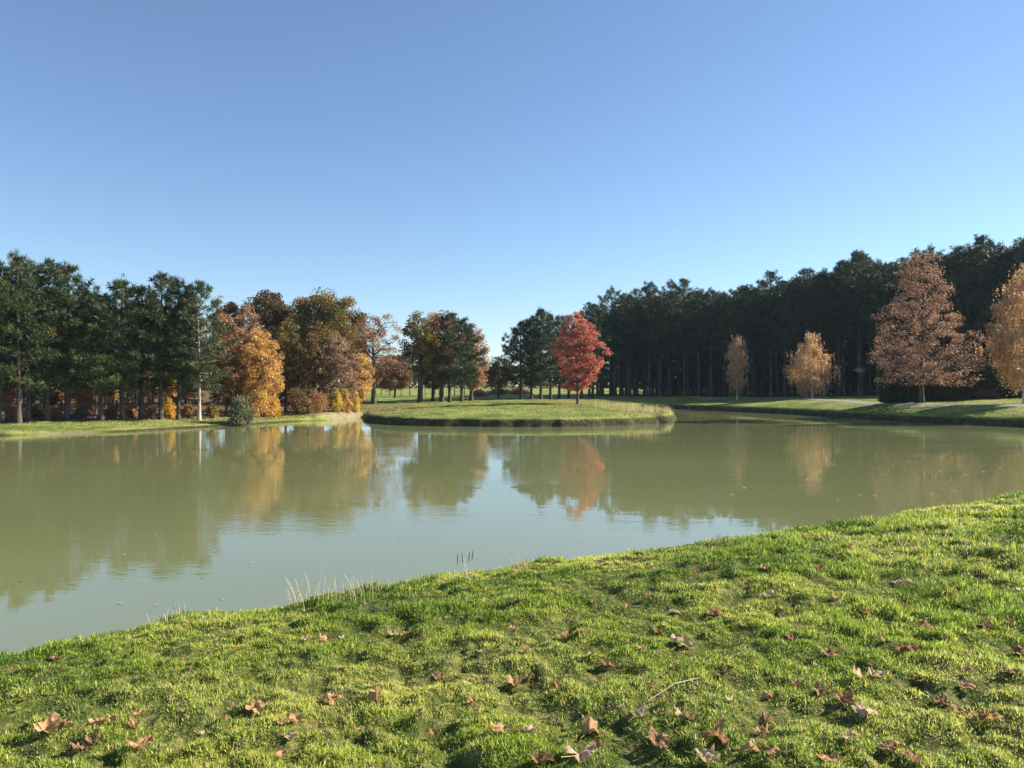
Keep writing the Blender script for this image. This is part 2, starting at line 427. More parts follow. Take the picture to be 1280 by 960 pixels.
# gravel path on the right bank
def build_path():
    m, nt, out = nodes('gravel')
    tc = nt.nodes.new('ShaderNodeTexCoord'); n = nt.nodes.new('ShaderNodeTexNoise'); n.inputs['Scale'].default_value = 8; n.inputs['Detail'].default_value = 8
    nt.links.new(tc.outputs['Object'], n.inputs[0])
    r = ramp(nt, [(.3, (.13, .12, .09)), (.5, (.23, .205, .165)), (.62, (.15, .17, .07))], n.outputs['Fac'])
    p = nt.nodes.new('ShaderNodeBsdfPrincipled'); p.inputs['Roughness'].default_value = .95
    nt.links.new(r.outputs[0], p.inputs['Base Color']); nt.links.new(p.outputs[0], out.inputs[0])
    cl = np.array([(gx(985, 96), 96), (gx(1040, 82), 82), (gx(1090, 72), 72), (gx(1150, 64), 64), (gx(1220, 60.5), 60.5), (gx(1300, 59.5), 59.5), (52, 58), (62, 54)])
    t = np.linspace(0, len(cl) - 1, 90); k = np.arange(len(cl))
    cx = np.interp(t, k, cl[:, 0]); cy = np.interp(t, k, cl[:, 1])
    ker = np.ones(9) / 9
    cx = np.convolve(np.pad(cx, 4, mode='edge'), ker, 'valid'); cy = np.convolve(np.pad(cy, 4, mode='edge'), ker, 'valid')
    tx = np.gradient(cx); ty = np.gradient(cy); L = np.hypot(tx, ty)
    nx_, ny_ = -ty / L, tx / L
    w = 1.15 + .35 * (fbm(cx, cy, .8, 2) - .5)
    us = np.linspace(-1, 1, 9)
    X = cx[:, None] + nx_[:, None] * w[:, None] * us; Y = cy[:, None] + ny_[:, None] * w[:, None] * us
    Z = height(X, Y, True) + .05 - .07 * (np.abs(us) > .99)
    n_, k_ = X.shape
    i = np.arange(n_ - 1)[:, None] * k_; j = np.arange(k_ - 1)[None, :]
    f = np.stack([i + j, i + j + 1, i + k_ + j + 1, i + k_ + j], -1).reshape(-1, 4)
    g = Geo(); g.add(np.stack([X, Y, Z], -1), f4=f)
    tag(link('gravel_path', g.mesh('gravel_path', m, True)), kind='structure')
build_path()

# ------------------------------------------------------------------ trees
def sway(rs, h, lean=(0, 0), amp=.02, n=9, base=-.25):
    t = np.linspace(0, 1, n)
    ph = rs.random(2) * 6.28
    x = lean[0] * t * h + amp * h * np.sin(t * 4 + ph[0]) * t
    y = lean[1] * t * h + amp * h * np.sin(t * 3.3 + ph[1]) * t
    return np.stack([x, y, base + t * (h - base)], 1)
def pine_meshes(seed, h, rad, bare=.3, mat='needles', lean=(0, 0), nb=64, tr=.17, open_=1.0, bark='pine_bark', per=15):
    rs = np.random.default_rng(seed)
    tp = sway(rs, h, lean, .008, 10)
    t = np.linspace(0, 1, 10)
    g = Geo()
    g.tube(tp, tr * (1 - .8 * t) + tr * .5 * np.exp(-t * 25), 8)
    C = Geo()
    cents = []; dirs = []
    nst = int(14 * h)          # dead snags below the crown
    for k in range(10):
        z = h * (bare * .5 + rs.random() * bare * .6); a = rs.random() * 6.28
        p0 = np.array([np.interp(z, tp[:, 2], tp[:, 0]), np.interp(z, tp[:, 2], tp[:, 1]), z]); L = .3 + rs.random() * .7
        g.tube([p0, p0 + np.array([math.cos(a) * L, math.sin(a) * L, .05 * L])], [.02, .008], 3)
    for k in range(nb):
        u = (k + rs.random()) / nb
        z = h * (bare + (1 - bare) * u ** .92)
        prof = (min(1, .6 + u * 2.0)) * (1 - u ** 1.7) ** .8 * (.8 + .35 * math.sin(u * 23 + seed) ** 2)
        L = rad * (prof * (.65 + .5 * rs.random()) + .10)
        a = k * 2.399 + rs.normal() * .5
        up = -.05 + .75 * u + rs.normal() * .12
        p0 = np.array([np.interp(z, tp[:, 2], tp[:, 0]), np.interp(z, tp[:, 2], tp[:, 1]), min(z, h * .985)])
        d = np.array([math.cos(a), math.sin(a), 0])
        s = np.linspace(0, 1, 5)
        z_ = up * L * s + .18 * L * s ** 2 * (1 if u > .3 else .3)
        br = p0 + d * (L * s)[:, None]; br[:, 2] += z_
        g.tube(br, (.012 + .03 * L / 2) * (1 - .8 * s) * (1 if L > .8 else .7), 4)
        if rs.random() < .10: continue
        n = max(3, int(per * (L / rad) * open_ + 2))
        side = np.array([-d[1], d[0], 0])
        for q in range(n):
            sp = 1 - .72 * rs.random() ** 1.3
            b = np.array([np.interp(sp, s, br[:, i]) for i in range(3)])
            off = side * rs.normal() * .30 * L * (1.15 - sp + .15) + np.array([0, 0, abs(rs.normal()) * .11 + .02])
            cents.append(b + off); dd = d * .8 + side * rs.normal() * .5 + np.array([0, 0, .75 + .2 * rs.normal()])
            dirs.append(dd / np.linalg.norm(dd))
            if rs.random() < .25: g.tube([b, b + off], [.012, .006], 3)
    cents = np.array(cents); dirs = np.array(dirs)
    # leader tuft
    cents = np.concatenate([cents, tp[-1] + rs.normal(size=(8, 3)) * [.08, .08, .2]]); dirs = np.concatenate([dirs, np.tile([0, 0, 1.0], (8, 1))])
    nt_ = len(cents); K = 13
    c = np.repeat(cents, K, 0); d = np.repeat(dirs, K, 0) * .75 + unit(nt_ * K, rs) * .85
    d /= np.linalg.norm(d, axis=1)[:, None]
    Ln = (.13 + .12 * rs.random(nt_ * K))
    w = np.cross(d, unit(nt_ * K, rs)); w /= np.linalg.norm(w, axis=1)[:, None] + 1e-6
    tint = np.clip(np.repeat(rs.random(nt_) * .55 + .1, K) + rs.normal(size=nt_ * K) * .10, 0, 1)
    tint = np.where(np.repeat(rs.random(nt_) < .03, K), .97, tint)
    C.quads(c + d * Ln[:, None], d * Ln[:, None], w * (.016 + .014 * rs.random(nt_ * K))[:, None], tint)
    return g.mesh('trunk', M[bark], True), C.mesh('crown', M[mat])

SHAPES = {
    'round': lambda t: np.sqrt(np.clip(1 - (2 * t - 1) ** 2, 0, 1)) ** .75,
    'ovate': lambda t: np.sin(np.pi * np.clip(t, 0, 1) ** .62) ** .75 * (1 - .10 * t),
    'egg': lambda t: np.sin(np.pi * np.clip(.02 + .98 * t, 0, 1) ** .85) ** .55 * (1 - .12 * t),
    'cone': lambda t: (np.clip(1 - t, 0, 1) ** .44) * np.minimum(1, .72 + t * 2.5),
    'column': lambda t: np.sin(np.pi * np.clip(.06 + .94 * t, 0, 1)) ** .5,
    'spread': lambda t: np.sin(np.pi * np.clip(t, 0, 1) ** 1.25) ** .6,
}
def leafy_meshes(seed, h, rad, base=.25, shape='round', mat='rust', bark='bark', leaves=14000, nclus=130, tr=.16, lsz=.085, lean=(0, 0), flat=.7, weep=0., limbs=10, clus=.20, fork=1, inner=.35, mat2=None, top=None):
    rs = np.random.default_rng(seed)
    th = h * (.96 if shape in ('cone', 'ovate', 'column') else .80)
    g = Geo(); C = Geo()
    t = np.linspace(0, 1, 10)
    for fk in range(fork):
        ln_ = lean if fork == 1 else (lean[0] + rs.normal() * .08, lean[1] + rs.normal() * .05)
        tp = sway(rs, th, ln_, .014, 10)
        g.tube(tp, tr * (1 - .86 * t) / (fork ** .5) + tr * .4 * np.exp(-t * 22), 8)
    P = SHAPES[shape]
    zb = h * base; hc = h - zb
    lump = rs.random(8) * 6.28
    def env(tt, a):
        return rad * P(tt) * (1 + .16 * np.sin(a * 2 + lump[0] + tt * 5) + .13 * np.sin(a * 3 + lump[1] - tt * 9) + .10 * np.sin(a * 5 + lump[2] + tt * 17))
    def trunk_at(z):
        return np.array([np.interp(z, tp[:, 2], tp[:, 0]), np.interp(z, tp[:, 2], tp[:, 1]), z])
    # main limbs
    nodesP = []; nodesR = []
    for k in range(limbs):
        u = (k + .5 * rs.random()) / limbs
        tt = .12 + .82 * u
        a = k * 2.4 + rs.normal() * .35
        L = env(np.array(tt), a) * (.72 + .15 * rs.random())
        zt = zb + tt * hc
        z0 = max(zb * .75 + .02 * h, min(zt - L * (.65 if weep == 0 else .5) - .02 * h, th * .93))
        p0 = trunk_at(z0); p3 = np.array([math.cos(a) * L + lean[0] * zt, math.sin(a) * L + lean[1] * zt, zt])
        s = np.linspace(0, 1, 7)[:, None]
        mid = (p0 + p3) / 2 + np.array([0, 0, .10 * L]) + rs.normal(size=3) * .05 * L
        pts = (1 - s) ** 2 * p0 + 2 * s * (1 - s) * mid + s ** 2 * p3
        pts += rs.normal(size=pts.shape) * .02 * L * s
        r0 = tr * (.42 - .2 * u)
        g.tube(pts, r0 * (1 - .8 * s[:, 0]), 5)
        nodesP.append(pts[1:]); nodesR.append(r0 * (1 - .8 * s[1:, 0]))
    tz = np.linspace(zb, th, 8)
    nodesP.append(np.array([trunk_at(z) for z in tz])); nodesR.append(np.full(8, tr * .2))
    NP = np.concatenate(nodesP); NR = np.concatenate(nodesR)
    # foliage clusters
    u = (np.arange(nclus) + rs.random(nclus)) / nclus
    w_ = P(np.linspace(0.01, .99, 60)) ** 1.6 + .12; cdf = np.cumsum(w_) / w_.sum()
    tt = np.interp(u, cdf, np.linspace(.01, .99, 60))
    a = rs.random(nclus) * 6.28
    q = np.sqrt(inner ** 2 + (1 - inner ** 2) * rs.random(nclus))
    rr = env(tt, a) * q * .92
    cz = zb + tt * hc
    cc = np.stack([np.cos(a) * rr + lean[0] * cz, np.sin(a) * rr + lean[1] * cz, cz], 1)
    allc = []; 
    for k in range(nclus):
        dv = cc[k] - NP; pen = np.where(dv[:, 2] < 0, 2.0, 1.0)
        j = np.argmin(np.linalg.norm(dv, axis=1) * pen)
        p0 = NP[j]; L = np.linalg.norm(cc[k] - p0)
        s = np.linspace(0, 1, 5)[:, None]
        mid = (p0 + cc[k]) / 2 + rs.normal(size=3) * .08 * L + [0, 0, .06 * L]
        pts = (1 - s) ** 2 * p0 + 2 * s * (1 - s) * mid + s ** 2 * cc[k]
        g.tube(pts, min(NR[j] * .7, .045) * (1 - .75 * s[:, 0]) + .004, 4)
        for e in range(4):
            e_ = cc[k] + rs.normal(size=3) * rad * clus * [.9, .9, .6]
            g.tube([pts[3], (pts[3] + e_) / 2 + rs.normal(size=3) * .04, e_], [.011, .008, .004], 3)
    wgt = .5 + rs.random(nclus); 
    n = leaves
    ci = rs.choice(nclus, n, p=wgt / wgt.sum())
    csz = rad * clus * (.65 + .7 * rs.random(nclus))
    o = rs.normal(size=(n, 3)); ol = np.linalg.norm(o, axis=1)[:, None]
    o = o / ol * np.minimum(ol, 2.1)
    o *= csz[ci][:, None] * [.72, .72, .72 * flat]
    if weep > 0:
        dr = np.abs(rs.normal(size=n)) * weep * rad * .4
        # hanging strands: leaves of one cluster share a few columns
        col = rs.integers(0, 9, n); off = rs.normal(size=(nclus, 9, 2)) * (csz[:, None, None] * .7)
        o[:, :2] = off[ci, col] + rs.normal(size=(n, 2)) * .05; o[:, 2] = o[:, 2] * .5 - dr
    c = cc[ci] + o
    nn = unit(n, rs); nn[:, 2] = np.abs(nn[:, 2]) + .25; nn /= np.linalg.norm(nn, axis=1)[:, None]
    uu = np.cross(nn, unit(n, rs)); uu /= np.linalg.norm(uu, axis=1)[:, None] + 1e-6
    ww = np.cross(nn, uu)
    sz = lsz * (.55 + .8 * rs.random(n))
    ct = rs.random(nclus)
    tint = np.clip(.15 + .55 * ct[ci] + rs.normal(size=n) * .16, 0, 1)
    keep = c[:, 2] > .05
    C.quads(c[keep], (uu * sz[:, None])[keep], (ww * (sz * .62)[:, None])[keep], tint[keep])
    if top is not None: pass
    return g.mesh('trunk', M[bark], True), C.mesh('crown', M[mat])

def place_tree(name, tm, cm, x, y, label, cat, group=None, rz=0.0, sc=(1, 1, 1), z=None):
    e = bpy.data.objects.new(name, None); COL.objects.link(e)
    e.empty_display_size = .5
    e.location = (x, y, gz(x, y) if z is None else z); e.rotation_euler = (0, 0, rz); e.scale = sc
    tag(e, label, cat, group)
    link('trunk', tm, e); link('crown', cm, e)
    return e
def copy_tree(src, x, y, label, cat, group, rz, sc):
    e = src.copy(); COL.objects.link(e)
    e.location = (x, y, gz(x, y)); e.rotation_euler = (0, 0, rz); e.scale = sc
    tag(e, label, cat, group)
    for ch in list(src.children):
        c = ch.copy(); COL.objects.link(c); c.parent = e
    return e
def top_h(px, D, ytop):
    x = gx(px, D); return CAM_Z + (480 - ytop) / 960.0 * D - gz(x, D)

ORD = ['first', 'second', 'third', 'fourth', 'fifth', 'sixth', 'seventh', 'eighth', 'ninth', 'tenth', 'eleventh', 'twelfth', 'thirteenth', 'fourteenth', 'fifteenth', 'sixteenth', 'seventeenth', 'eighteenth', 'nineteenth', 'twentieth']

# --- left wood: front row of pines (each its own mesh, as they differ)
LEFT = [  # px, D, ytop, radius, lean, label
    (-24, 50, 340, 2.4, 0, 'tall dark pine cut by the left edge of the photo'),
    (2, 50.5, 336, 2.1, 0, 'tall dark pine just inside the left edge of the photo'),
    (23, 50, 326, 2.1, .0, 'tallest pine at far left, left stem of a close pair'),
    (35, 51.5, 334, 1.7, .01, 'tall pine at far left, right stem of a close pair'),
    (59, 52, 333, 2.1, .0, 'tall open-topped pine right of the close pair at far left'),
    (84, 53, 338, 2.3, .0, 'tall wide pine with paler green tufts, left of the leaning pine'),
    (127, 53, 374, 1.9, -.05, 'shorter pine with a trunk leaning left, in the left wood'),
    (153, 54, 357, 2.0, -.01, 'pine with a pointed dark top, right of the leaning pine'),
    (177, 55.5, 364, 2.0, .0, 'pine behind the small yellow tree, in its left half'),
    (201, 55, 349, 2.2, .0, 'thick-trunked pine beside the small yellow tree, tall ragged crown'),
    (223, 56, 356, 2.0, .0, 'slim-trunked pine just left of the pale trunk'),
    (249, 56, 360, 2.2, -.005, 'pine with a pale sunlit trunk at the end of the left row'),
]
pines_left = []
for i, (px, D, yt, rad, ln_, lab) in enumerate(LEFT):
    x = gx(px, D); h = top_h(px, D, yt)
    tm, cm = pine_meshes(100 + i, h, rad, .20, 'sunlit_needles', (ln_, 0), 66, .17 if i not in (10, 11) else .12, 1.1, 'sunlit_bark' if i == 11 else 'pine_bark', per=17)
    e = place_tree('pine_tree', tm, cm, x, D, lab, 'pine tree', 'pines along the left bank')
    pines_left.append(e)
# proto meshes for the depth of the woods
PV = []
for k in range(6):
    PV.append(pine_meshes(300 + k, 14.0, 2.3 + .1 * (k % 3), .42, 'needles', (0, 0), 62, .17, 1.0, per=15))
PL = [pine_meshes(340 + k, 14.0, 2.6, .03, 'needles', (0, 0), 80, .15, .9, per=13) for k in range(2)]
def pine_copy(src_i, x, y, h, label, group, cat='pine tree', wide=1.0, low=False):
    tm, cm = (PL if low else PV)[src_i % (2 if low else 6)]
    s = h / 14.0
    return place_tree('pine_tree', tm, cm, x, y, label, cat, group, random.random() * 6.28, (s * wide, s * wide, s))
# back of the left wood
pts = []
for row in range(8):
    for k in range(14):
        y = 57 + row * 4.2 + random.uniform(-1, 1); x = -24.5 - .42 * (y - 57) - k * 2.7 + random.uniform(-.8, .8) + (row % 2) * 1.2
        px = 640 + x / y * 960
        if px < -60 or px > 262: continue
        if y < 53 + (x + 33) * .62 + 3: continue
        pts.append((x, y, px, row))
pts.sort(key=lambda p: p[2])
cnt = {}
for x, y, px, row in pts:
    zone = 'behind the far left pines' if px < 100 else ('behind the leaning pine' if px < 165 else 'behind the yellow tree')
    depth = 'second row' if row < 2 else ('middle rows' if row < 5 else 'back rows')
    n = cnt.get((zone, depth), 0); cnt[(zone, depth)] = n + 1
    front = 350 if px < 110 else 372
    h = min(top_h(px, y, front + 12 + random.random() * 14), 14.5)
    lab = ('thin pine, %s of the left wood, %s %s' % (depth, ORD[n], zone)) if n < 20 else 'thin pine deep in the left wood'
    pine_copy(random.randrange(6), x, y, h, lab, 'pines deeper in the left wood', wide=.9, low=row >= 3)

# --- right wood: dense dark pines behind the birches
edge0 = np.array([12.3, 118.0]); edge1 = np.array([68.0, 97.0])
L_ = np.linalg.norm(edge1 - edge0); dv = (edge1 - edge0) / L_; nv = np.array([-dv[1], dv[0]]); nv = nv if nv[1] > 0 else -nv
pts = []
for row in range(8):
    n = int(L_ / 2.4) + 5
    for k in range(n + row // 2 + 2):
        s = -1.0 + k * 2.4 + (row % 2) * 1.0 + random.uniform(-.7, .7); q = row * 3.0 + random.uniform(-.9, .9)
        p = edge0 + dv * s + nv * q
        px = 640 + p[0] / p[1] * 960
        if px > 1460 or px < 735 or p[1] > 165: continue
        pts.append((p[0], p[1], px, row))
pts.sort(key=lambda p: p[2])
def right_top(px):   # skyline of the right wood in the photo
    return np.interp(px, [740, 790, 830, 880, 920, 960, 1000, 1040, 1065, 1100, 1150, 1190, 1230, 1280], [380, 372, 368, 366, 360, 354, 350, 336, 322, 330, 325, 315, 310, 304])
LM = [(722, 'the red tree'), (921, 'the slim birch'), (1015, 'the broad birch'), (1152, 'the russet maple'), (1280, 'the edge birch')]
cnt = {}
nright = 0
for x, y, px, row in pts:
    k = max(0, min(3, sum(px > l[0] for l in LM) - 1))
    zone = LM[k][1]
    depth = ['front row', 'second row', 'third row', 'fourth row', 'fifth row', 'sixth row', 'seventh row', 'last row'][row]
    if px > 1280: zone = 'the edge birch'
    n = cnt.get((zone, depth), 0); cnt[(zone, depth)] = n + 1
    yt = right_top(px) + random.choice([random.uniform(-13, -4) if random.random() < .4 else 3, random.uniform(-2, 6), random.uniform(4, 14), random.uniform(10, 24)]) + (0 if row < 3 else 5)
    h = top_h(px, y, yt); h = min(h, 20.5)
    pine_copy(random.randrange(6), x, y, h, 'dark pine, %s of the right wood, %s right of %s' % (depth, ORD[min(n, 19)], zone), 'dark pines of the right wood', wide=1.05, low=row >= 4)
    nright += 1

def build_gap_undergrowth():
    rs = np.random.default_rng(78); g = Geo(); n = 52000  # leaves added to darken the bright gaps between the rear trunks
    u = rs.random(n); q = 17 + 5 * rs.random(n)
    p = edge0[None] + dv[None] * (u * 72 + 7)[:, None] + nv[None] * q[:, None]
    top = 1.6 + 2.4 * fbm(p[:, 0], p[:, 1], .25, 3)
    z = height(p[:, 0], p[:, 1]) + top * rs.random(n) ** .8
    c = np.column_stack([p, z]); nn = unit(n, rs); uu = np.cross(nn, unit(n, rs)); uu /= np.linalg.norm(uu, axis=1)[:, None] + 1e-6; ww = np.cross(nn, uu)
    g.quads(c, uu * .17, ww * .12, np.clip(.4 + rs.normal(size=n) * .2, 0, 1))
    tag(link('undergrowth', g.mesh('undergrowth', M['hedge'])), 'dark undergrowth added to close bright gaps at the back of the right wood', 'undergrowth', None, 'stuff')
build_gap_undergrowth()

# --- pines in the middle
MID = [(562, 86, 396, 2.2, 'dark pine in the middle clump, left of its two pointed pine tops'), (577, 88, 404, 2.6, 'wide bluish green pine on the right of the middle clump'), (541, 90, 418, 1.8, 'dark pine hidden low in the middle clump between the oaks'),
       (651, 98, 406, 2.5, 'leftmost pine of the dark row left of the red tree'), (664, 99, 402, 2.2, 'second pine of the dark row left of the red tree'), (676, 98, 390, 2.3, 'tallest pine of the dark row left of the red tree'),
       (688, 101, 396, 2.3, 'fourth pine from the left in the dark row beside the red tree'), (699, 103, 399, 2.3, 'pine behind the left edge of the red tree crown'), (711, 104, 398, 2.3, 'pine hidden behind the middle of the red tree'), (727, 106, 396, 2.3, 'pine behind the red tree, just right of its trunk'), (741, 108, 384, 2.3, 'pine showing just right of the red tree top')]
for i, (px, D, yt, rad, lab) in enumerate(MID):
    tm, cm = pine_meshes(500 + i, top_h(px, D, yt), rad, .17, 'needles', (0, 0), 76, .2, 1.3, per=18)
    place_tree('pine_tree', tm, cm, gx(px, D), D, lab, 'pine tree', 'pines in the middle distance')
# distant row of thin trees under the brown dome tree
for i in range(15):
    px = 466 + i * 9.5 + random.uniform(-3, 3); D = 128 + random.uniform(-6, 14)
    if 592 < px: continue
    pine_copy(i, gx(px, D), D, top_h(px, D, 448 + random.uniform(-6, 14)), 'thin distant tree behind the middle clump, %s from the left' % ORD[i], 'distant trees behind the middle clump', 'tree', wide=1.1)

# --- broadleaved trees
def B(name, label, cat, px, D, ytop, hw, base, shape, mat, **k):
    x = gx(px, D); h = top_h(px, D, ytop); rad = hw / 960.0 * D
    group = k.pop('group', None)
    tm, cm = leafy_meshes(int(px * 7 + D * 13), h, rad, base, shape, mat, **k)
    return place_tree(name, tm, cm, x, D, label, cat, group)
G_ = 'autumn trees on the left bank'
B('autumn_tree', 'pinkish russet tree next to the pale-trunked pine', 'tree', 283, 62, 392, 30, .12, 'egg', 'rust', leaves=15000, nclus=150, tr=.12, group=G_, clus=.16)
B('autumn_tree', 'tall reddish brown tree behind the bright orange one', 'tree', 308, 69, 384, 30, .15, 'egg', 'mauve', leaves=13000, nclus=150, tr=.13, group=G_, clus=.16)
B('autumn_tree', 'bright orange broad tree glowing in the sun', 'tree', 326, 62.5, 412, 31, .17, 'egg', 'orange', leaves=14000, nclus=130, tr=.13, group=G_, clus=.15)
B('autumn_tree', 'tall olive and gold tree right of the bright orange tree', 'tree', 357, 67, 396, 22, .10, 'egg', 'olive', leaves=13000, nclus=140, tr=.12, group=G_, clus=.18)
B('autumn_tree', 'dull brown rounded tree in the middle of the left bank', 'tree', 389, 67, 419, 25, .06, 'egg', 'brown', leaves=12500, nclus=150, tr=.11, group=G_, clus=.17)
B('autumn_tree', 'mauve brown twiggy tree above the yellow shrubs', 'tree', 421, 68, 417, 27, .06, 'egg', 'mauve', leaves=11500, nclus=160, tr=.11, group=G_, clus=.17)
B('autumn_tree', 'small gold and pink tree at the foot of the open-crowned maple', 'tree', 449, 74, 445, 18, .10, 'round', 'orange', leaves=7000, nclus=80, tr=.09, group=G_, clus=.2)
G2 = 'tall oaks behind the left bank'
B('oak_tree', 'dark brown oak top showing left behind the russet tree', 'oak tree', 287, 86, 377, 22, .3, 'round', 'darkoak', leaves=16000, nclus=60, tr=.22, group=G2, lsz=.12, clus=.27)
B('oak_tree', 'low dark oak filling the gap left of the dark rounded oak', 'oak tree', 312, 90, 378, 24, .25, 'round', 'darkoak', leaves=15000, nclus=60, tr=.2, group=G2, lsz=.12, clus=.26)
B('oak_tree', 'brown oak between the dark rounded oak and the largest oak', 'oak tree', 370, 92, 379, 26, .25, 'round', 'olive', leaves=17000, nclus=60, tr=.2, group=G2, lsz=.12, clus=.26)
B('oak_tree', 'dark rounded oak behind the orange tree', 'oak tree', 340, 88, 367, 34, .3, 'round', 'darkoak', leaves=26000, nclus=75, tr=.26, group=G2, lsz=.12, clus=.23)
B('oak_tree', 'largest olive and gold oak with a billowing crown, behind the mauve tree', 'oak tree', 402, 86, 369, 41, .3, 'round', 'olive', leaves=34000, nclus=85, tr=.30, group=G2, lsz=.12, clus=.22)
B('oak_tree', 'olive oak shoulder right of the largest oak, above the yellow shrubs', 'oak tree', 440, 90, 388, 24, .3, 'round', 'olive', leaves=16000, nclus=55, tr=.2, group=G2, lsz=.12, clus=.24)
B('maple_tree', 'open-crowned rust coloured maple with bare limbs against the sky', 'maple tree', 467, 82, 391, 36, .26, 'round', 'rust', leaves=8500, nclus=110, tr=.30, limbs=14, clus=.15, lean=(.0, 0), group='lone trees by the lawn')
B('maple_tree', 'low brown dome-shaped tree left of the middle clump', 'tree', 494, 112, 444, 25, .22, 'round', 'brown', leaves=14000, nclus=110, tr=.2, lsz=.12, group='lone trees by the lawn')
G3 = 'broadleaved trees of the middle clump'
B('oak_tree', 'olive oak with a thick dark trunk at the left of the middle clump', 'oak tree', 525, 85, 391, 25, .26, 'spread', 'olive', leaves=9500, nclus=90, tr=.42, lsz=.11, group=G3, fork=2, clus=.2)
B('oak_tree', 'rusty oak in the middle of the central clump', 'oak tree', 552, 87, 391, 23, .24, 'round', 'rust', leaves=12000, nclus=110, tr=.3, lsz=.11, group=G3)
B('oak_tree', 'rusty oak catching the sun at the right end of the middle clump', 'oak tree', 589, 93, 407, 23, .16, 'egg', 'rust', leaves=14000, nclus=120, tr=.25, lsz=.11, group=G3)
B('oak_tree', 'small solitary russet oak on the far sunlit lawn', 'oak tree', 623, 100, 447, 21, .28, 'round', 'brown', leaves=6500, nclus=90, tr=.16, lsz=.10, group='lone trees by the lawn')
B('sweetgum_tree', 'bright red autumn tree standing on the grassy point', 'tree', 722, 74, 390, 33, .155, 'egg', 'red', leaves=19000, nclus=190, tr=.13, lsz=.085, clus=.12, flat=.55, limbs=16, group='lone trees by the lawn')
GB = 'birches in front of the right wood'
B('birch_tree', 'slim birch half in shade in front of the right wood', 'birch tree', 921, 97.5, 416, 12, .16, 'column', 'birch', bark='birch_bark', leaves=6500, nclus=70, tr=.085, weep=.9, limbs=12, clus=.32, group=GB)
B('birch_tree', 'broad golden weeping birch with a white trunk, on the right lawn', 'birch tree', 1015, 90, 412, 30, .15, 'ovate', 'birch', bark='birch_bark', leaves=14000, nclus=90, tr=.12, weep=.6, limbs=16, clus=.17, group=GB)
B('birch_tree', 'large golden birch cut by the right edge of the photo', 'birch tree', 1281, 61, 328, 44, .14, 'ovate', 'birch', bark='birch_bark', leaves=30000, nclus=200, tr=.17, weep=.35, limbs=18, clus=.16, group=GB)
B('maple_tree', 'big see-through russet tree in front of the dark hedge', 'tree', 1152, 66, 313, 67, .125, 'cone', 'copper', leaves=22000, nclus=400, tr=.20, limbs=30, clus=.085, flat=.5, lsz=.075, group='lone trees by the lawn')
# understory trees in the left wood
GU = 'small autumn trees under the left pines'
for i, (px, D, yt, hw, mat, lab) in enumerate([
        (105, 55.5, 478, 13, 'rust', 'little rust coloured sapling under the pines, left of the leaning trunk'),
        (210, 57.5, 438, 17, 'gold', 'small yellow tree glowing under the left pines'),
        (5, 54, 466, 17, 'rust', 'small rusty tree under the pines at the left edge'),
        (68, 56, 470, 12, 'brown', 'small brown tree between the trunks at far left'),
        (140, 58, 452, 13, 'orange', 'small orange tree between the leaning pine and the yellow tree'),
        (237, 60, 440, 13, 'orange', 'small orange tree left of the pale trunk'),
        (178, 62, 430, 15, 'rust', 'rusty understory tree behind the yellow one'),
        (120, 62, 428, 15, 'rust', 'rusty understory tree high behind the leaning pine'),
        (60, 60, 425, 16, 'rust', 'rusty understory tree behind the far left pines')]):
    B('autumn_tree', lab, 'tree', px, D, yt, hw, .3, 'round', mat, leaves=3800, nclus=55, tr=.06, limbs=8, lsz=.08, group=GU)

# --- shrubs
def shrub(name, label, px, D, ytop, hw, mat, group, leaves=4000, n=46, lsz=.06):
    x = gx(px, D); h = max(.4, top_h(px, D, ytop)); rad = hw / 960.0 * D
    rs = np.random.default_rng(int(px * 11 + D))
    g = Geo(); C = Geo()
    a = rs.random(n) * 6.28; tt = rs.random(n) ** .8; r = rad * np.sqrt(rs.random(n)) * np.sqrt(np.clip(1.05 - tt ** 2, 0.05, 1)) * .9 * (.75 + .35 * np.sin(a * 2 + px) + .2 * np.sin(a * 5))
    cc = np.stack([np.cos(a) * r, np.sin(a) * r, h * (.1 + .82 * tt * (.8 + .25 * np.sin(a * 3 + D)))], 1)
    for k in range(n):
        p0 = np.array([rs.normal() * .08, rs.normal() * .08, -.1]); mid = cc[k] * [.35, .35, .6]
        g.tube([p0, mid, cc[k]], [.022, .014, .006], 4)
    ci = rs.integers(0, n, leaves)
    o = rs.normal(size=(leaves, 3)) * [rad * .17, rad * .17, h * .11]
    c = cc[ci] + o; c[:, 2] = np.abs(c[:, 2]) + .02
    nn = unit(leaves, rs); uu = np.cross(nn, unit(leaves, rs)); uu /= np.linalg.norm(uu, axis=1)[:, None] + 1e-6; ww = np.cross(nn, uu)
    sz = lsz * (.6 + .8 * rs.random(leaves))
    C.quads(c, uu * sz[:, None], ww * sz[:, None] * .6, np.clip(rs.random(n)[ci] * .6 + .2 + rs.normal(size=leaves) * .15, 0, 1))
    e = bpy.data.objects.new(name, None); COL.objects.link(e); e.location = (x, D, gz(x, D)); tag(e, label, 'shrub', group)
    link('stems', g.mesh('stems', M['bark'], True), e); link('foliage', C.mesh('foliage', M[mat]), e)
    return e
shrub('shrub', 'grey green leafy bush overhanging the water on the left bank', 301, 55.5, 498, 18, 'bush', 'shrubs on the left bank', 9000, 80, .06)
shrub('shrub', 'orange shrub at the foot of the bright orange tree', 326, 61, 489, 20, 'orange', 'shrubs on the left bank', 6000)
shrub('shrub', 'low gold shrub right of the green bush', 343, 62, 497, 12, 'gold', 'shrubs on the left bank', 3000)
shrub('shrub', 'left one of the two bright yellow shrubs by the sandy shore', 421, 66.5, 488, 7, 'yellow', 'shrubs on the left bank', 3200)
shrub('shrub', 'right one of the two bright yellow shrubs by the sandy shore', 444, 69, 490, 8, 'yellow', 'shrubs on the left bank', 3200)
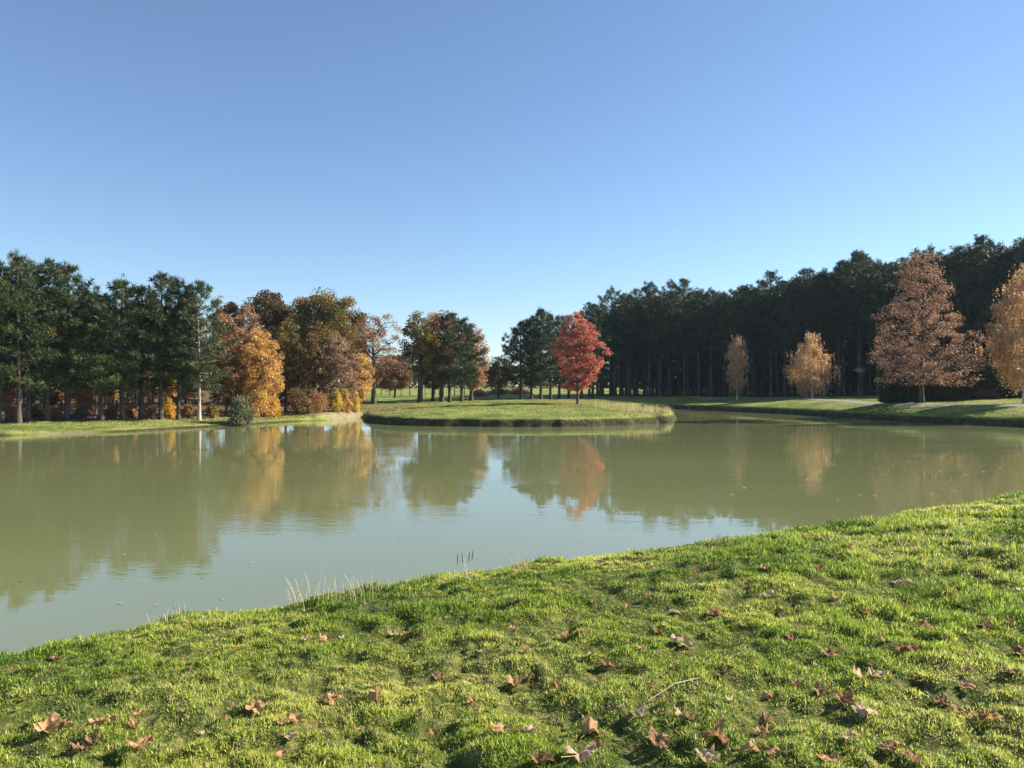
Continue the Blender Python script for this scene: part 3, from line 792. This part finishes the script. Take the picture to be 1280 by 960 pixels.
shrub('shrub', 'orange brown shrub between the two bright yellow shrubs', 433, 67.5, 490, 8, 'orange', 'shrubs on the left bank', 3000)
shrub('shrub', 'brown shrub in front of the olive and gold tree', 372, 64, 486, 15, 'brown', 'shrubs on the left bank', 4500)
shrub('shrub', 'brown shrub under the dull brown tree', 396, 65, 489, 14, 'rust', 'shrubs on the left bank', 4000)
GS = 'undergrowth shrubs in the left wood'
for px, D, yt, hw, mat, lab in [(8, 53, 503, 16, 'rust', 'rusty undergrowth shrub at the left edge'), (44, 54, 508, 9, 'brown', 'low brown shrub right of the close pair of pines'),
        (70, 54, 508, 9, 'rust', 'low rusty shrub between the far left pines'), (100, 55, 508, 9, 'bush', 'low green shrub under the rust sapling'), (140, 56, 506, 9, 'brown', 'low brown shrub right of the leaning trunk'),
        (188, 57, 498, 10, 'mauve', 'pinkish shrub left of the small yellow tree'), (212, 57, 500, 9, 'gold', 'gold shrub at the foot of the small yellow tree'), (235, 58, 506, 10, 'olive', 'olive shrub left of the pale trunk'),
        (266, 58, 506, 10, 'olive', 'olive shrub right of the pale trunk'), (163, 57, 506, 8, 'rust', 'low rusty shrub in the middle of the left wood')]:
    shrub('shrub', lab, px, D, yt, hw, mat, GS, 2600, 34)
for px, D, yt, hw, mat, lab in [(600, 120, 488, 12, 'mauve', 'pinkish brushy mound left of the small lone oak'), (622, 132, 486, 18, 'bush', 'wide green brushy mound behind the small lone oak'), (648, 135, 486, 16, 'brown', 'brown brushy mound right of the small lone oak')]:
    shrub('shrub', lab, px, D, yt, hw, mat, 'brushy mounds on the far lawn', 4500, 60, .10)

# --- clipped hedge on the right
def build_hedge():
    x0, x1, y0, y1 = gx(1107, 68.5), 54.0, 68.2, 70.2
    zt = CAM_Z + (480 - 457) / 960 * 68.5
    rs = np.random.default_rng(5)
    g = Geo()
    xs = np.linspace(x0 + .25, x1, 30); zb = 1.3
    v = []; 
    for i, x in enumerate(xs):
        w = .12 * math.sin(x * 1.7); t = zt - .22 + .06 * math.sin(x * 2.3)
        v += [(x, y0 + .2 + w * .5, zb), (x, y0 + .25 + w, t - .15), (x, y0 + .45 + w, t), (x, y1 - .45, t), (x, y1 - .25, t - .15), (x, y1 - .2, zb)]
    f = []
    for i in range(29):
        for j in range(5): a = i * 6 + j; f.append((a, a + 1, a + 7, a + 6))
    f += [(0, 1, 4, 5), (1, 2, 3, 4), (174, 175, 178, 179), (175, 176, 177, 178)]
    g.add(v, f4=f, t=.2)
    n = 26000
    u = rs.random(n); k = rs.random(n)
    X = x0 + u * (x1 - x0); Y = np.empty(n); Z = np.empty(n)
    face = rs.choice(3, n, p=[.62, .3, .08])
    Y = np.where(face == 0, y0 + .15 + rs.normal(size=n) * .10, y0 + rs.random(n) * (y1 - y0)); Z = np.where(face == 1, zt - .05 + rs.normal(size=n) * .09, 1.4 + rs.random(n) * (zt - 1.5))
    X = np.where(face == 2, x0 + .12 + rs.normal(size=n) * .08, X)
    c = np.stack([X, Y, Z], 1)
    nn = unit(n, rs); uu = np.cross(nn, unit(n, rs)); uu /= np.linalg.norm(uu, axis=1)[:, None] + 1e-6; ww = np.cross(nn, uu)
    g.quads(c, uu * .075, ww * .05, np.clip(.5 + rs.normal(size=n) * .25, 0, 1))
    tag(link('clipped_hedge', g.mesh('clipped_hedge', M['hedge'])), 'long dark clipped hedge with a flat top behind the big russet tree', 'hedge')
build_hedge()

# --- bench at the foot of the hedge
def build_bench():
    m = barkmat('bench_wood', (.04, .022, .018), (.075, .04, .03), 9, (.2, 1, 1), .7)
    def box(g, x0, x1, y0, y1, z0, z1):
        v = [(x, y, z) for x in (x0, x1) for y in (y0, y1) for z in (z0, z1)]
        g.add(v, f4=[(0, 1, 3, 2), (4, 6, 7, 5), (0, 4, 5, 1), (2, 3, 7, 6), (0, 2, 6, 4), (1, 5, 7, 3)])
    D = 66.6; x = gx(1235, D)
    e = bpy.data.objects.new('park_bench', None); COL.objects.link(e); e.location = (x, D, gz(x, D)); tag(e, 'low reddish brown bench in the shadow of the hedge', 'bench')
    g = Geo()
    for k in range(3): box(g, -.95, .95, -.22 + k * .15, -.10 + k * .15, .42, .46)
    link('seat', g.mesh('seat', m), e)
    g = Geo()
    for k in range(2): box(g, -.95, .95, .27, .30, .60 + k * .15, .71 + k * .15)
    link('backrest', g.mesh('backrest', m), e)
    for sx in (-.8, .8):
        g = Geo(); box(g, sx - .04, sx + .04, -.20, -.12, -.1, .418); box(g, sx - .04, sx + .04, .18, .266, -.1, .88); box(g, sx - .035, sx + .035, -.118, .178, .32, .40)
        link('leg', g.mesh('leg', m), e)
build_bench()

# --- far treeline
def build_far():
    rs = np.random.default_rng(77)
    g = Geo(); n = 60000
    X = rs.uniform(-260, 300, n); Y = 285 + 18 * (fbm(X, X * 0, .02, 2)) + rs.random(n) * 14
    top = 4.5 + 5.5 * fbm(X, X * 0 + 3, .035, 3) + np.where(X > 40, 5, 0) + np.where(X < -60, 5, 0)
    Z = 1.2 + top * rs.random(n) ** .7
    c = np.stack([X, Y, Z], 1)
    nn = unit(n, rs); uu = np.cross(nn, unit(n, rs)); uu /= np.linalg.norm(uu, axis=1)[:, None] + 1e-6; ww = np.cross(nn, uu)
    g.quads(c, uu * .55, ww * .4, np.clip(fbm(X, Z, .12, 2) + rs.normal(size=n) * .1, 0, 1))
    tag(link('distant_woodland', g.mesh('distant_woodland', M['olive'])), 'low hazy woodland along the horizon beyond the far lawn', 'woodland', None, 'stuff')
build_far()

# ------------------------------------------------------------------ grass near the camera
def blades(g, x, y, z, Ln, wd, lean, tint, rs):
    n = len(x)
    a = rs.random(n) * 6.28; b = rs.random(n) * 6.28
    dx, dy = np.cos(a), np.sin(a); sx, sy = -np.sin(b), np.cos(b)
    p0 = np.stack([x, y, z], 1)
    side = np.stack([sx * wd, sy * wd, np.zeros(n)], 1)
    m_ = p0 + np.stack([dx * lean * Ln * .35, dy * lean * Ln * .35, Ln * .6 * np.sqrt(np.clip(1 - (lean * .5) ** 2, .1, 1))], 1)
    t_ = p0 + np.stack([dx * lean * Ln, dy * lean * Ln, Ln * np.sqrt(np.clip(1 - (lean * .8) ** 2, .12, 1))], 1)
    v = np.stack([p0 - side, p0 + side, m_ + side * .75, m_ - side * .75, t_], 1).reshape(-1, 3)
    i = np.arange(n) * 5
    g.add(v, f4=np.stack([i, i + 1, i + 2, i + 3], 1), f3=np.stack([i + 3, i + 2, i + 4], 1), t=np.repeat(tint, 5))
def build_lawn():
    rs = np.random.default_rng(21)
    g = Geo()
    bands = [(1.9, 4.2, 17000), (4.2, 6.0, 13500), (6.0, 8.5, 8500), (8.5, 12, 5000), (12, 18, 1900), (18, 30, 500)]
    for r0, r1, den in bands:
        half = R(41)
        area = half * (r1 ** 2 - r0 ** 2); n = int(area * den)
        r = np.sqrt(r0 ** 2 + rs.random(n) * (r1 ** 2 - r0 ** 2)); a = (rs.random(n) * 2 - 1) * half
        x = r * np.sin(a) * 1.0; y = r * np.cos(a)
        # clumps: pull some blades toward tuft centres
        h, d = height(x, y, True, True)
        k = (d > .12) & (h > .05)
        tuft = fbm(x + 9, y, 4.2, 3)      # same field as the ground's bumps
        coarse = fbm(x, y + 40, .9, 3)
        k &= rs.random(n) < np.clip(.40 + 1.4 * (tuft - .30) + 1.5 * (fbm(x + 2, y + 8, 13.0, 2) - .5), .10, 1)
        x, y, h, d, tuft, coarse, r = [q[k] for q in (x, y, h, d, tuft, coarse, r)]; n = len(x)
        lush = np.clip((fbm(x + 3, y + 70, .55, 2) - .35) * 2.5, 0, 1)
        Ln = (.015 + .036 * np.clip((tuft - .3) * 2.2, 0, 1) * (.5 + lush)) * (.55 + .8 * rs.random(n))
        Ln = np.where(d < 1.6, Ln * (1 + .7 * (1.6 - d)), Ln)
        lod = np.maximum(1, r / 5.0) ** .8
        wd = (.0016 + .0012 * rs.random(n)) * lod
        straw = rs.random(n) < (.04 + .22 * np.clip((coarse - .45) * 4, 0, 1))
        tint = np.clip(.02 + 1.05 * fbm(x + 30, y, .8, 3) + .26 * rs.normal(size=n) - .20 * lush, 0, .84)
        tint = np.where(straw, .86 + .14 * rs.random(n), tint)
        Ln = np.where(straw, Ln * .8, Ln)
        blades(g, x, y, h - .006, Ln * lod ** .4, wd, .15 + 1.0 * rs.random(n), tint, rs)
    tag(link('lawn_grass', g.mesh('lawn_grass', M['grass'])), 'sunlit lawn grass sloping down to the pond in the foreground', 'grass', None, 'stuff')
build_lawn()

def build_weeds():
    rs = np.random.default_rng(23); g = Geo(); n = 2600
    r = np.sqrt(rs.uniform(2 ** 2, 12 ** 2, n)); a = (rs.random(n) * 2 - 1) * R(40); x = r * np.sin(a); y = r * np.cos(a)
    h, d = height(x, y, True, True); k = (d > .4) & (fbm(x + 50, y, .8, 3) > .47); x, y, h = x[k], y[k], h[k]
    for i in range(len(x)):
        q = rs.integers(5, 10); b = rs.random(q) * 6.28; L = .005 + .009 * rs.random(q); e = .25 + .5 * rs.random(q)
        dr = np.stack([np.cos(b) * np.cos(e), np.sin(b) * np.cos(e), np.sin(e)], 1)
        sd = np.stack([-np.sin(b), np.cos(b), np.zeros(q)], 1)
        c = np.array([x[i], y[i], h[i] + .012 + .012 * rs.random()]) + dr * L[:, None] * 1.2
        g.quads(c, dr * L[:, None], sd * (L * .55)[:, None], np.full(q, .1 + .75 * rs.random()))
    tag(link('lawn_weeds', g.mesh('lawn_weeds', M['weeds'])), 'small broad-leaved weeds scattered through the foreground lawn', 'weeds', None, 'stuff')
M['weeds'] = leafmat('weed_leaves', [(0, (.06, .11, .018)), (.6, (.15, .22, .03)), (1, (.30, .34, .07))], .3, .5)
build_weeds()

def build_bank_grass():
    """coarser grass along the far shores and over the far lawns"""
    rs = np.random.default_rng(22)
    g = Geo()
    # along shorelines
    P_ = np.vstack([_pp, _pp[:1]]); seg = np.hypot(*np.diff(P_, axis=0).T)
    nb = 70000
    si = rs.choice(len(seg), nb, p=seg / seg.sum()); t = rs.random(nb)[:, None]
    p = P_[si] * (1 - t) + P_[si + 1] * t
    p = p + rs.normal(size=(nb, 2)) * np.array([1.3, 1.3])
    dist = np.hypot(p[:, 0], p[:, 1]); k = (dist > 30) & (p[:, 1] > 30)
    p = p[k]
    h, d = height(p[:, 0], p[:, 1], True, True)
    k = (h > .16 + .42 * (p[:, 0] > -16)) & (d > 0.2) & (rs.random(len(h)) < .9 * np.clip(fbm(p[:, 0], p[:, 1], 1.3, 2) * 2.2 - .45, .1, 1))
    p = p[k]; h = h[k]; n = len(p)
    dry = np.exp(-(((p[:, 0] - 11.5) / 3.4) ** 2 + ((p[:, 1] - 64) / 7) ** 2))
    Ln = (.05 + .09 * rs.random(n)) * (1 + 2.2 * dry)
    blades(g, p[:, 0], p[:, 1], h - .02, Ln, .014 + .012 * rs.random(n), .2 + .6 * rs.random(n), np.clip(fbm(p[:, 0], p[:, 1], .4, 2) * .9 + rs.normal(size=n) * .18 + .5 * dry, 0, 1), rs)
    # extra dry tufts on the right tip of the point
    n = 2600
    x = rs.normal(10.6, 1.9, n); y = rs.normal(66.5, 3.6, n); h, d = height(x, y, True, True); k = (d > .1); x, y, h = x[k], y[k], h[k]; n = len(x)
    tf = fbm(x, y, 1.7, 2); k = tf > .5; x, y, h = x[k], y[k], h[k]; n = len(x)
    blades(g, x, y, h - .02, .25 + .4 * rs.random(n), np.full(n, .014), .1 + .35 * rs.random(n), .75 + .25 * rs.random(n), rs)
    # lawns between 40 and 105 m
    n = 240000
    r = np.sqrt(rs.uniform(44 ** 2, 104 ** 2, n)); a = R(37) * (rs.random(n) * 2 - 1)
    x = r * np.sin(a); y = r * np.cos(a)
    h, d = height(x, y, True, True)
    k = (d > .7) & (wood_mask(x, y) < .5) & (rs.random(n) < np.clip(fbm(x, y, .9, 3) * 2.4 - .6, .05, 1))
    x, y, h = x[k], y[k], h[k]; n = len(x)
    blades(g, x, y, h - .02, .04 + .05 * rs.random(n), .018 + .015 * rs.random(n), .3 + .7 * rs.random(n), np.clip(fbm(x, y, .2, 2) * .6 + .1 + rs.normal(size=n) * .12, 0, .8), rs)
    tag(link('bank_grass', g.mesh('bank_grass', M['bankgrass'])), 'rough grass on the far banks and lawns around the pond', 'grass', None, 'stuff')
build_bank_grass()

def litter(name, label, cx, cy, sx, sy, n, mat, size, seed):
    rs = np.random.default_rng(seed); g = Geo()
    x = rs.normal(cx, sx, n); y = rs.normal(cy, sy, n); h, d = height(x, y, True, True); k = d > .2; x, y, h = x[k], y[k], h[k]; n = len(x)
    c = np.stack([x, y, h + .03 + .03 * rs.random(n)], 1)
    nn = unit(n, rs) * .45 + [0, 0, 1]; nn /= np.linalg.norm(nn, axis=1)[:, None]
    uu = np.cross(nn, unit(n, rs)); uu /= np.linalg.norm(uu, axis=1)[:, None] + 1e-6; ww = np.cross(nn, uu)
    g.quads(c, uu * size, ww * size * .8, rs.random(n))
    tag(link(name, g.mesh(name, M[mat])), label, 'leaf litter', None, 'stuff')
litter('red_leaf_litter', 'carpet of fallen reddish leaves under the red tree', 6.3, 73.2, 2.0, 1.6, 4500, 'litter_red', .055, 1)
litter('brown_leaf_litter', 'fallen tan leaves over the sandy shore left of the grassy point', -15, 71, 4.0, 4.0, 7000, 'litter', .05, 2)
litter('wood_leaf_litter', 'fallen leaves over the floor of the left wood', -30, 62, 8.0, 6.0, 14000, 'litter', .06, 3)

# ------------------------------------------------------------------ grass wisps at the water's edge, dry stem
def on_ground(px, y):
    """where the sight line through that point of the lawn meets the ground"""
    s = (y - 480) / 960.0
    D = np.arange(2.2, 24, .01); xs = gx(px, D); zz = height(xs, D, True)
    hit = np.nonzero(zz >= CAM_Z - s * D)[0]
    i = hit[0] if len(hit) else np.argmin(CAM_Z - s * D - zz)
    return xs[i], D[i], zz[i]
def wisp(label, px, y, hgt, n, seed, dark=False, spread=.12):
    rs = np.random.default_rng(seed); x0, y0, z0 = on_ground(px, y)
    g = Geo()
    for k in range(n):
        ox, oy = rs.normal(size=2) * spread; zz = gz(x0 + ox, y0 + oy, True) - z0
        Ln = hgt * (.5 + .6 * rs.random()); a = rs.random() * 6.28; le = .1 + .3 * rs.random()
        s = np.linspace(0, 1, 6)
        pts = np.stack([ox + math.cos(a) * le * Ln * s ** 2, oy + math.sin(a) * le * Ln * s ** 2, zz - .01 + Ln * s], 1)
        g.tube(pts, .0021 * (1 - .7 * s) + .0006, 3, t=rs.random())
        if dark and k < 4:
            g.tube(pts[-1] + np.array([[0, 0, -.02], [0, 0, .0], [math.cos(a) * .01, 0, .05], [math.cos(a) * .015, 0, .09]]), [.002, .004, .004, .001], 5, t=.0, m=1)
    o = link('grass_tuft', g.mesh('grass_tuft', [M['straw'], M['bark']]), None, (x0, y0, z0)); tag(o, label, 'grass tuft', 'dry grass tufts on the near bank')
wisp('wispy pale grass tuft at the water edge, far left of the near bank', 92, 797, .22, 34, 1)
wisp('low pale grass tuft left of the far left wispy tuft', 25, 808, .14, 18, 2)
wisp('tall pale grass tuft at the water edge in front of the sky reflection', 420, 751, .27, 22, 3, spread=.16)
wisp('thin pale grass stalks left of the tallest pale tuft', 380, 758, .22, 14, 4)
wisp('thin grass stalks right of the tallest pale tuft', 470, 741, .18, 14, 5)
wisp('few stalks with dark seed heads on the bank edge', 570, 724, .22, 7, 6, True, .09)
wisp('short bushy green-straw tuft on the bank crest', 650, 712, .14, 46, 7, spread=.07)
wisp('fine grass stalks on the crest below the red reflection', 760, 695, .15, 9, 8)
wisp('fine grass stalks on the crest near the dark forest reflection', 900, 681, .15, 16, 9, spread=.04)
wisp('fine pale grass stalks halfway along the left bank edge', 215, 778, .16, 12, 10)
def stem():
    p0 = np.array(on_ground(810, 886)); p1 = np.array(on_ground(875, 862)); mid = (p0 + p1) / 2
    g = Geo(); g.tube([p0 - p0 + [0, 0, .035], mid - p0 + [0, 0, .075], p1 - p0 + [0, 0, .06]], [.0035, .003, .0015], 5, t=.6)
    tag(link('dry_stem', g.mesh('dry_stem', M['straw']), None, p0), 'long straw coloured stem lying on the lawn', 'dry stem')
stem()

# ------------------------------------------------------------------ fallen leaves on the lawn
def fallen_mat(name, c1, c2, c3):
    m, nt, out = nodes(name)
    tc = nt.nodes.new('ShaderNodeTexCoord'); n = nt.nodes.new('ShaderNodeTexNoise'); n.inputs['Scale'].default_value = 22; n.inputs['Detail'].default_value = 5
    nt.links.new(tc.outputs['Object'], n.inputs[0]); r = ramp(nt, [(.3, c1), (.5, c2), (.7, c3)], n.outputs['Fac'])
    p = nt.nodes.new('ShaderNodeBsdfPrincipled'); p.inputs['Roughness'].default_value = .7; p.inputs['Specular IOR Level'].default_value = .15
    nt.links.new(r.outputs[0], p.inputs['Base Color'])
    tr = nt.nodes.new('ShaderNodeBsdfTranslucent'); nt.links.new(r.outputs[0], tr.inputs[0])
    mx = nt.nodes.new('ShaderNodeMixShader'); mx.inputs[0].default_value = .35
    nt.links.new(p.outputs[0], mx.inputs[1]); nt.links.new(tr.outputs[0], mx.inputs[2]); nt.links.new(mx.outputs[0], out.inputs[0])
    return m
FM = {'tan': fallen_mat('leaf_tan', (.30, .15, .065), (.54, .32, .16), (.66, .46, .27)),
      'brown': fallen_mat('leaf_brown', (.13, .06, .03), (.30, .16, .08), (.58, .39, .23)),
      'pale': fallen_mat('leaf_pale', (.34, .22, .13), (.58, .43, .28), (.70, .55, .38))}
def leaf_mesh(seed, lobes, curl, mat):
    rs = np.random.default_rng(seed)
    n = 72; th = np.linspace(-np.pi, np.pi, n, endpoint=False)
    r = .58 + .42 * np.abs(np.cos(th * lobes / 2)) ** 1.3
    r *= .62 + .38 * (.5 + .5 * np.cos(th)) ** .5 + .04 * np.sin(th * 17 + seed)
    r[np.abs(np.abs(th) - np.pi) < .25] *= .5
    g = Geo(); rings = [0.02, .35, .68, 1.0]; vs_ = []
    for q in rings:
        X = q * r * np.cos(th) * .5; Y = q * r * np.sin(th) * .46
        vs_.append(np.stack([X, Y, np.zeros(n)], 1))
    v = np.concatenate(vs_)
    ax = rs.random() * 3.14; ca, sa = math.cos(ax), math.sin(ax)
    u = v[:, 0] * ca + v[:, 1] * sa; w = -v[:, 0] * sa + v[:, 1] * ca
    k = curl * 2.6
    if k > .01: u2 = np.sin(u * k) / k; z = (1 - np.cos(u * k)) / k
    else: u2, z = u, u * 0
    z = z + .06 * np.sin(w * 9 + seed) * (.5 + curl) + .05 * np.sin(u * 16 + seed * 2) + .03 * np.sin(w * 21 + u * 9)
    z = z + .10 * np.abs(w) * (1 if seed % 2 else -1)
    v = np.stack([u2 * ca - w * sa, u2 * sa + w * ca, z], 1)
    i = np.arange(n); j = (i + 1) % n; f = []
    for q in range(3): f.append(np.stack([q * n + i, q * n + j, (q + 1) * n + j, (q + 1) * n + i], 1))
    g.add(v, f4=np.concatenate(f))
    g.add(np.concatenate([v[:n]]), f3=np.stack([np.zeros(n - 2, int), np.arange(1, n - 1), np.arange(2, n)], 1))
    g.tube([(-.10, 0, .01), (-.35, .02, .03), (-.62, .06, .06)], [.012, .010, .014], 4)
    return g.mesh('fallen_leaf', FM[mat], True)
LFV = {m: [leaf_mesh(s + 10 * j, 5 + 2 * (s % 2), [.35, .8, 1.15, .6, 1.5, 1.0][s], m) for s in range(6)] for j, m in enumerate(('tan', 'brown', 'pale'))}
LEAVES = [  # pixel on the lawn, size in cm, colour
 (57,918,15,'t'),(62,903,9,'t'),(82,910,11,'b'),(122,909,11,'t'),(143,903,7,'t'),(167,911,11,'t'),(173,898,9,'t'),(116,930,12,'b'),(101,940,12,'b'),(171,937,14,'t'),(186,930,8,'b'),(322,887,14,'t'),(215,881,5,'p'),(369,907,13,'t'),(353,908,9,'t'),
 (363,927,9,'p'),(348,950,10,'t'),(410,881,12,'t'),(421,875,11,'t'),(383,804,11,'p'),(408,804,12,'t'),(427,800,7,'p'),(296,816,8,'b'),(237,841,7,'t'),(207,831,7,'b'),(69,827,9,'b'),(254,923,5,'p'),(332,774,8,'b'),
 (493,798,10,'p'),(507,796,9,'t'),(679,719,9,'t'),(648,751,9,'b'),(744,757,10,'t'),(784,761,10,'t'),(843,769,11,'p'),(751,709,8,'t'),(558,775,4,'p'),(643,789,11,'t'),(657,818,11,'t'),(704,800,13,'t'),(741,821,9,'t'),(761,835,15,'b'),
 (801,815,12,'t'),(823,793,10,'b'),(848,805,13,'p'),(470,873,14,'t'),(548,851,11,'t'),(590,854,8,'t'),(645,858,12,'t'),(662,853,9,'b'),(694,862,10,'t'),(591,883,10,'t'),(524,897,8,'b'),(628,917,13,'t'),(665,920,10,'p'),(737,920,15,'t'),
 (747,939,10,'b'),(724,951,21,'p'),(679,954,16,'b'),(798,899,13,'p'),(826,932,17,'b'),(835,880,9,'b'),(852,898,12,'p'),(813,862,8,'t'),(810,750,9,'b'),(712,764,8,'t'),(727,793,8,'t'),(838,844,6,'b'),
 (869,716,13,'b'),(887,712,11,'b'),(956,713,12,'t'),(1061,684,15,'t'),(1047,689,9,'b'),(1118,673,14,'b'),(1146,672,13,'t'),(1199,653,14,'t'),(1183,671,13,'t'),(1247,684,13,'b'),(1257,701,14,'b'),(1024,713,14,'b'),(998,708,11,'b'),
 (963,747,15,'p'),(972,756,12,'t'),(892,768,16,'b'),(917,776,10,'t'),(926,785,11,'t'),(1045,750,12,'t'),(1121,730,12,'p'),(1140,730,12,'p'),(1132,760,11,'b'),(990,802,13,'b'),(859,808,14,'p'),(1039,822,17,'b'),(905,847,11,'b'),
 (1139,817,15,'b'),(1158,788,13,'b'),(1126,815,11,'b'),(1232,786,14,'b'),(1261,784,9,'b'),(1075,850,14,'p'),(1094,848,14,'p'),(1025,870,13,'b'),(1055,880,15,'b'),(1082,896,19,'p'),(956,907,12,'b'),(953,921,12,'t'),(894,928,19,'b'),
 (882,953,14,'p'),(940,942,13,'t'),(965,944,14,'b'),(1061,928,11,'p'),(1112,942,15,'b'),(1140,953,12,'b'),(1038,955,13,'t'),(1176,880,13,'b'),(1199,891,10,'t'),(1208,863,12,'t'),(1210,843,9,'t'),(1225,903,14,'b'),(1243,903,13,'t'),
 (1151,857,8,'b'),(1263,845,11,'b'),(1222,717,10,'b'),(1101,804,8,'t'),(1210,822,8,'b'),(1275,818,12,'b'),(864,900,12,'b'),(914,882,9,'p'),(995,859,9,'b'),(960,875,9,'t'),(1087,672,9,'t'),(1005,690,9,'b'),(1250,740,10,'b'),
 (1190,745,9,'t'),(1085,770,8,'b'),(1180,800,8,'t'),(935,735,9,'b'),(700,745,8,'b'),(600,820,7,'t'),(540,925,7,'b'),(450,920,6,'t'),(280,900,6,'b'),(30,880,6,'b'),(520,770,7,'b'),(610,740,7,'t'),(880,690,8,'t'),(940,677,8,'b')]
LEAVES.sort(key=lambda a: a[0])
BAND = [(0, 735, 'on the crest'), (735, 800, 'on the upper lawn'), (800, 870, 'on the middle lawn'), (870, 925, 'on the near lawn'), (925, 999, 'by the bottom edge')]
COLM = [(0, 320, 'far left'), (320, 640, 'left of centre'), (640, 860, 'centre'), (860, 1070, 'right of centre'), (1070, 1281, 'far right')]
WORD = {'t': 'tan', 'b': 'dark brown', 'p': 'pale'}
cnt = {}
for i, (px, yy, cm_, c) in enumerate(LEAVES):
    x, y, z = on_ground(px, yy)
    mat = {'t': 'tan', 'b': 'brown', 'p': 'pale'}[c]
    o = link('fallen_leaf', random.choice(LFV[mat]))
    tuft = .014 + .012 * random.random()
    o.location = (x, y, z + tuft)
    s = cm_ / 100.0 * .94
    o.scale = (s * random.uniform(.85, 1.1), s * random.uniform(.8, 1.05), s * random.uniform(.8, 1.3))
    o.rotation_euler = (random.uniform(-.3, .3), random.uniform(-.3, .3), random.uniform(0, 6.28))
    bnd = next(b[2] for b in BAND if b[0] <= yy < b[1]); cl = next(b[2] for b in COLM if b[0] <= px < b[1])
    size = 'large' if cm_ >= 15 else ('small' if cm_ < 9 else 'curled')
    key = (size, c, bnd, cl); n = cnt.get(key, 0); cnt[key] = n + 1
    lab = '%s %s leaf %s, %s' % (size, WORD[c], bnd, cl)
    if n: lab += ', %s from left' % ORD[n]
    tag(o, lab, 'fallen leaf', 'fallen leaves on the near lawn')

# leaves floating on the pond
rs = np.random.default_rng(9)
FL = [(440, 670), (412, 683), (366, 732), (196, 757), (220, 760), (278, 750), (151, 755), (29, 727), (500, 676), (560, 670), (610, 672), (652, 664), (700, 660), (640, 690), (578, 700), (815, 668),
      (1093, 620), (1106, 637), (1135, 630), (1060, 639), (1188, 600), (1210, 595), (1180, 612), (1165, 618), (1155, 630), (1092, 594), (960, 620), (915, 618), (1010, 600), (1230, 590), (1250, 585), (1175, 590), (930, 610), (1200, 582), (1145, 608), (330, 700), (470, 655), (530, 650)]
for k in range(34): FL.append((random.uniform(1040, 1275), random.uniform(575, 648)) if k % 2 else (random.uniform(60, 900), random.uniform(590, 740)))
for i, (px, yy) in enumerate(FL):
    D = CAM_Z * 960 / (yy - 480); x = gx(px, D)
    if sdf([x], [D])[0] > -.15: continue
    o = link('floating_leaf', random.choice(LFV[random.choice(['tan', 'pale', 'brown'])]))
    o.location = (x, D, .012); o.rotation_euler = (0, 0, random.random() * 6.28); s = .055 + .03 * random.random()
    if D > 20: s *= 2.0
    o.scale = (s, s, s * .25)
    tag(o, 'small dead leaf floating on the murky pond', 'floating leaf', 'leaves floating on the pond')
print('right pines', nright, 'objects', len(bpy.data.objects))

# ------------------------------------------------------------------ thin air haze round the whole scene
m, nt, out = nodes('haze')
pv = nt.nodes.new('ShaderNodeVolumePrincipled')
pv.inputs['Color'].default_value = (.62, .80, 1.0, 1); pv.inputs['Density'].default_value = .00014; pv.inputs['Anisotropy'].default_value = .1
nt.links.new(pv.outputs[0], out.inputs['Volume'])
g = Geo()
v = [(x, y, z) for x in (-715, 715) for y in (-715, 715) for z in (-2.0, 27.0)]
g.add(v, f4=[(0, 1, 3, 2), (4, 6, 7, 5), (0, 4, 5, 1), (2, 3, 7, 6), (0, 2, 6, 4), (1, 5, 7, 3)])
tag(link('haze', g.mesh('haze', m)), kind='stuff')
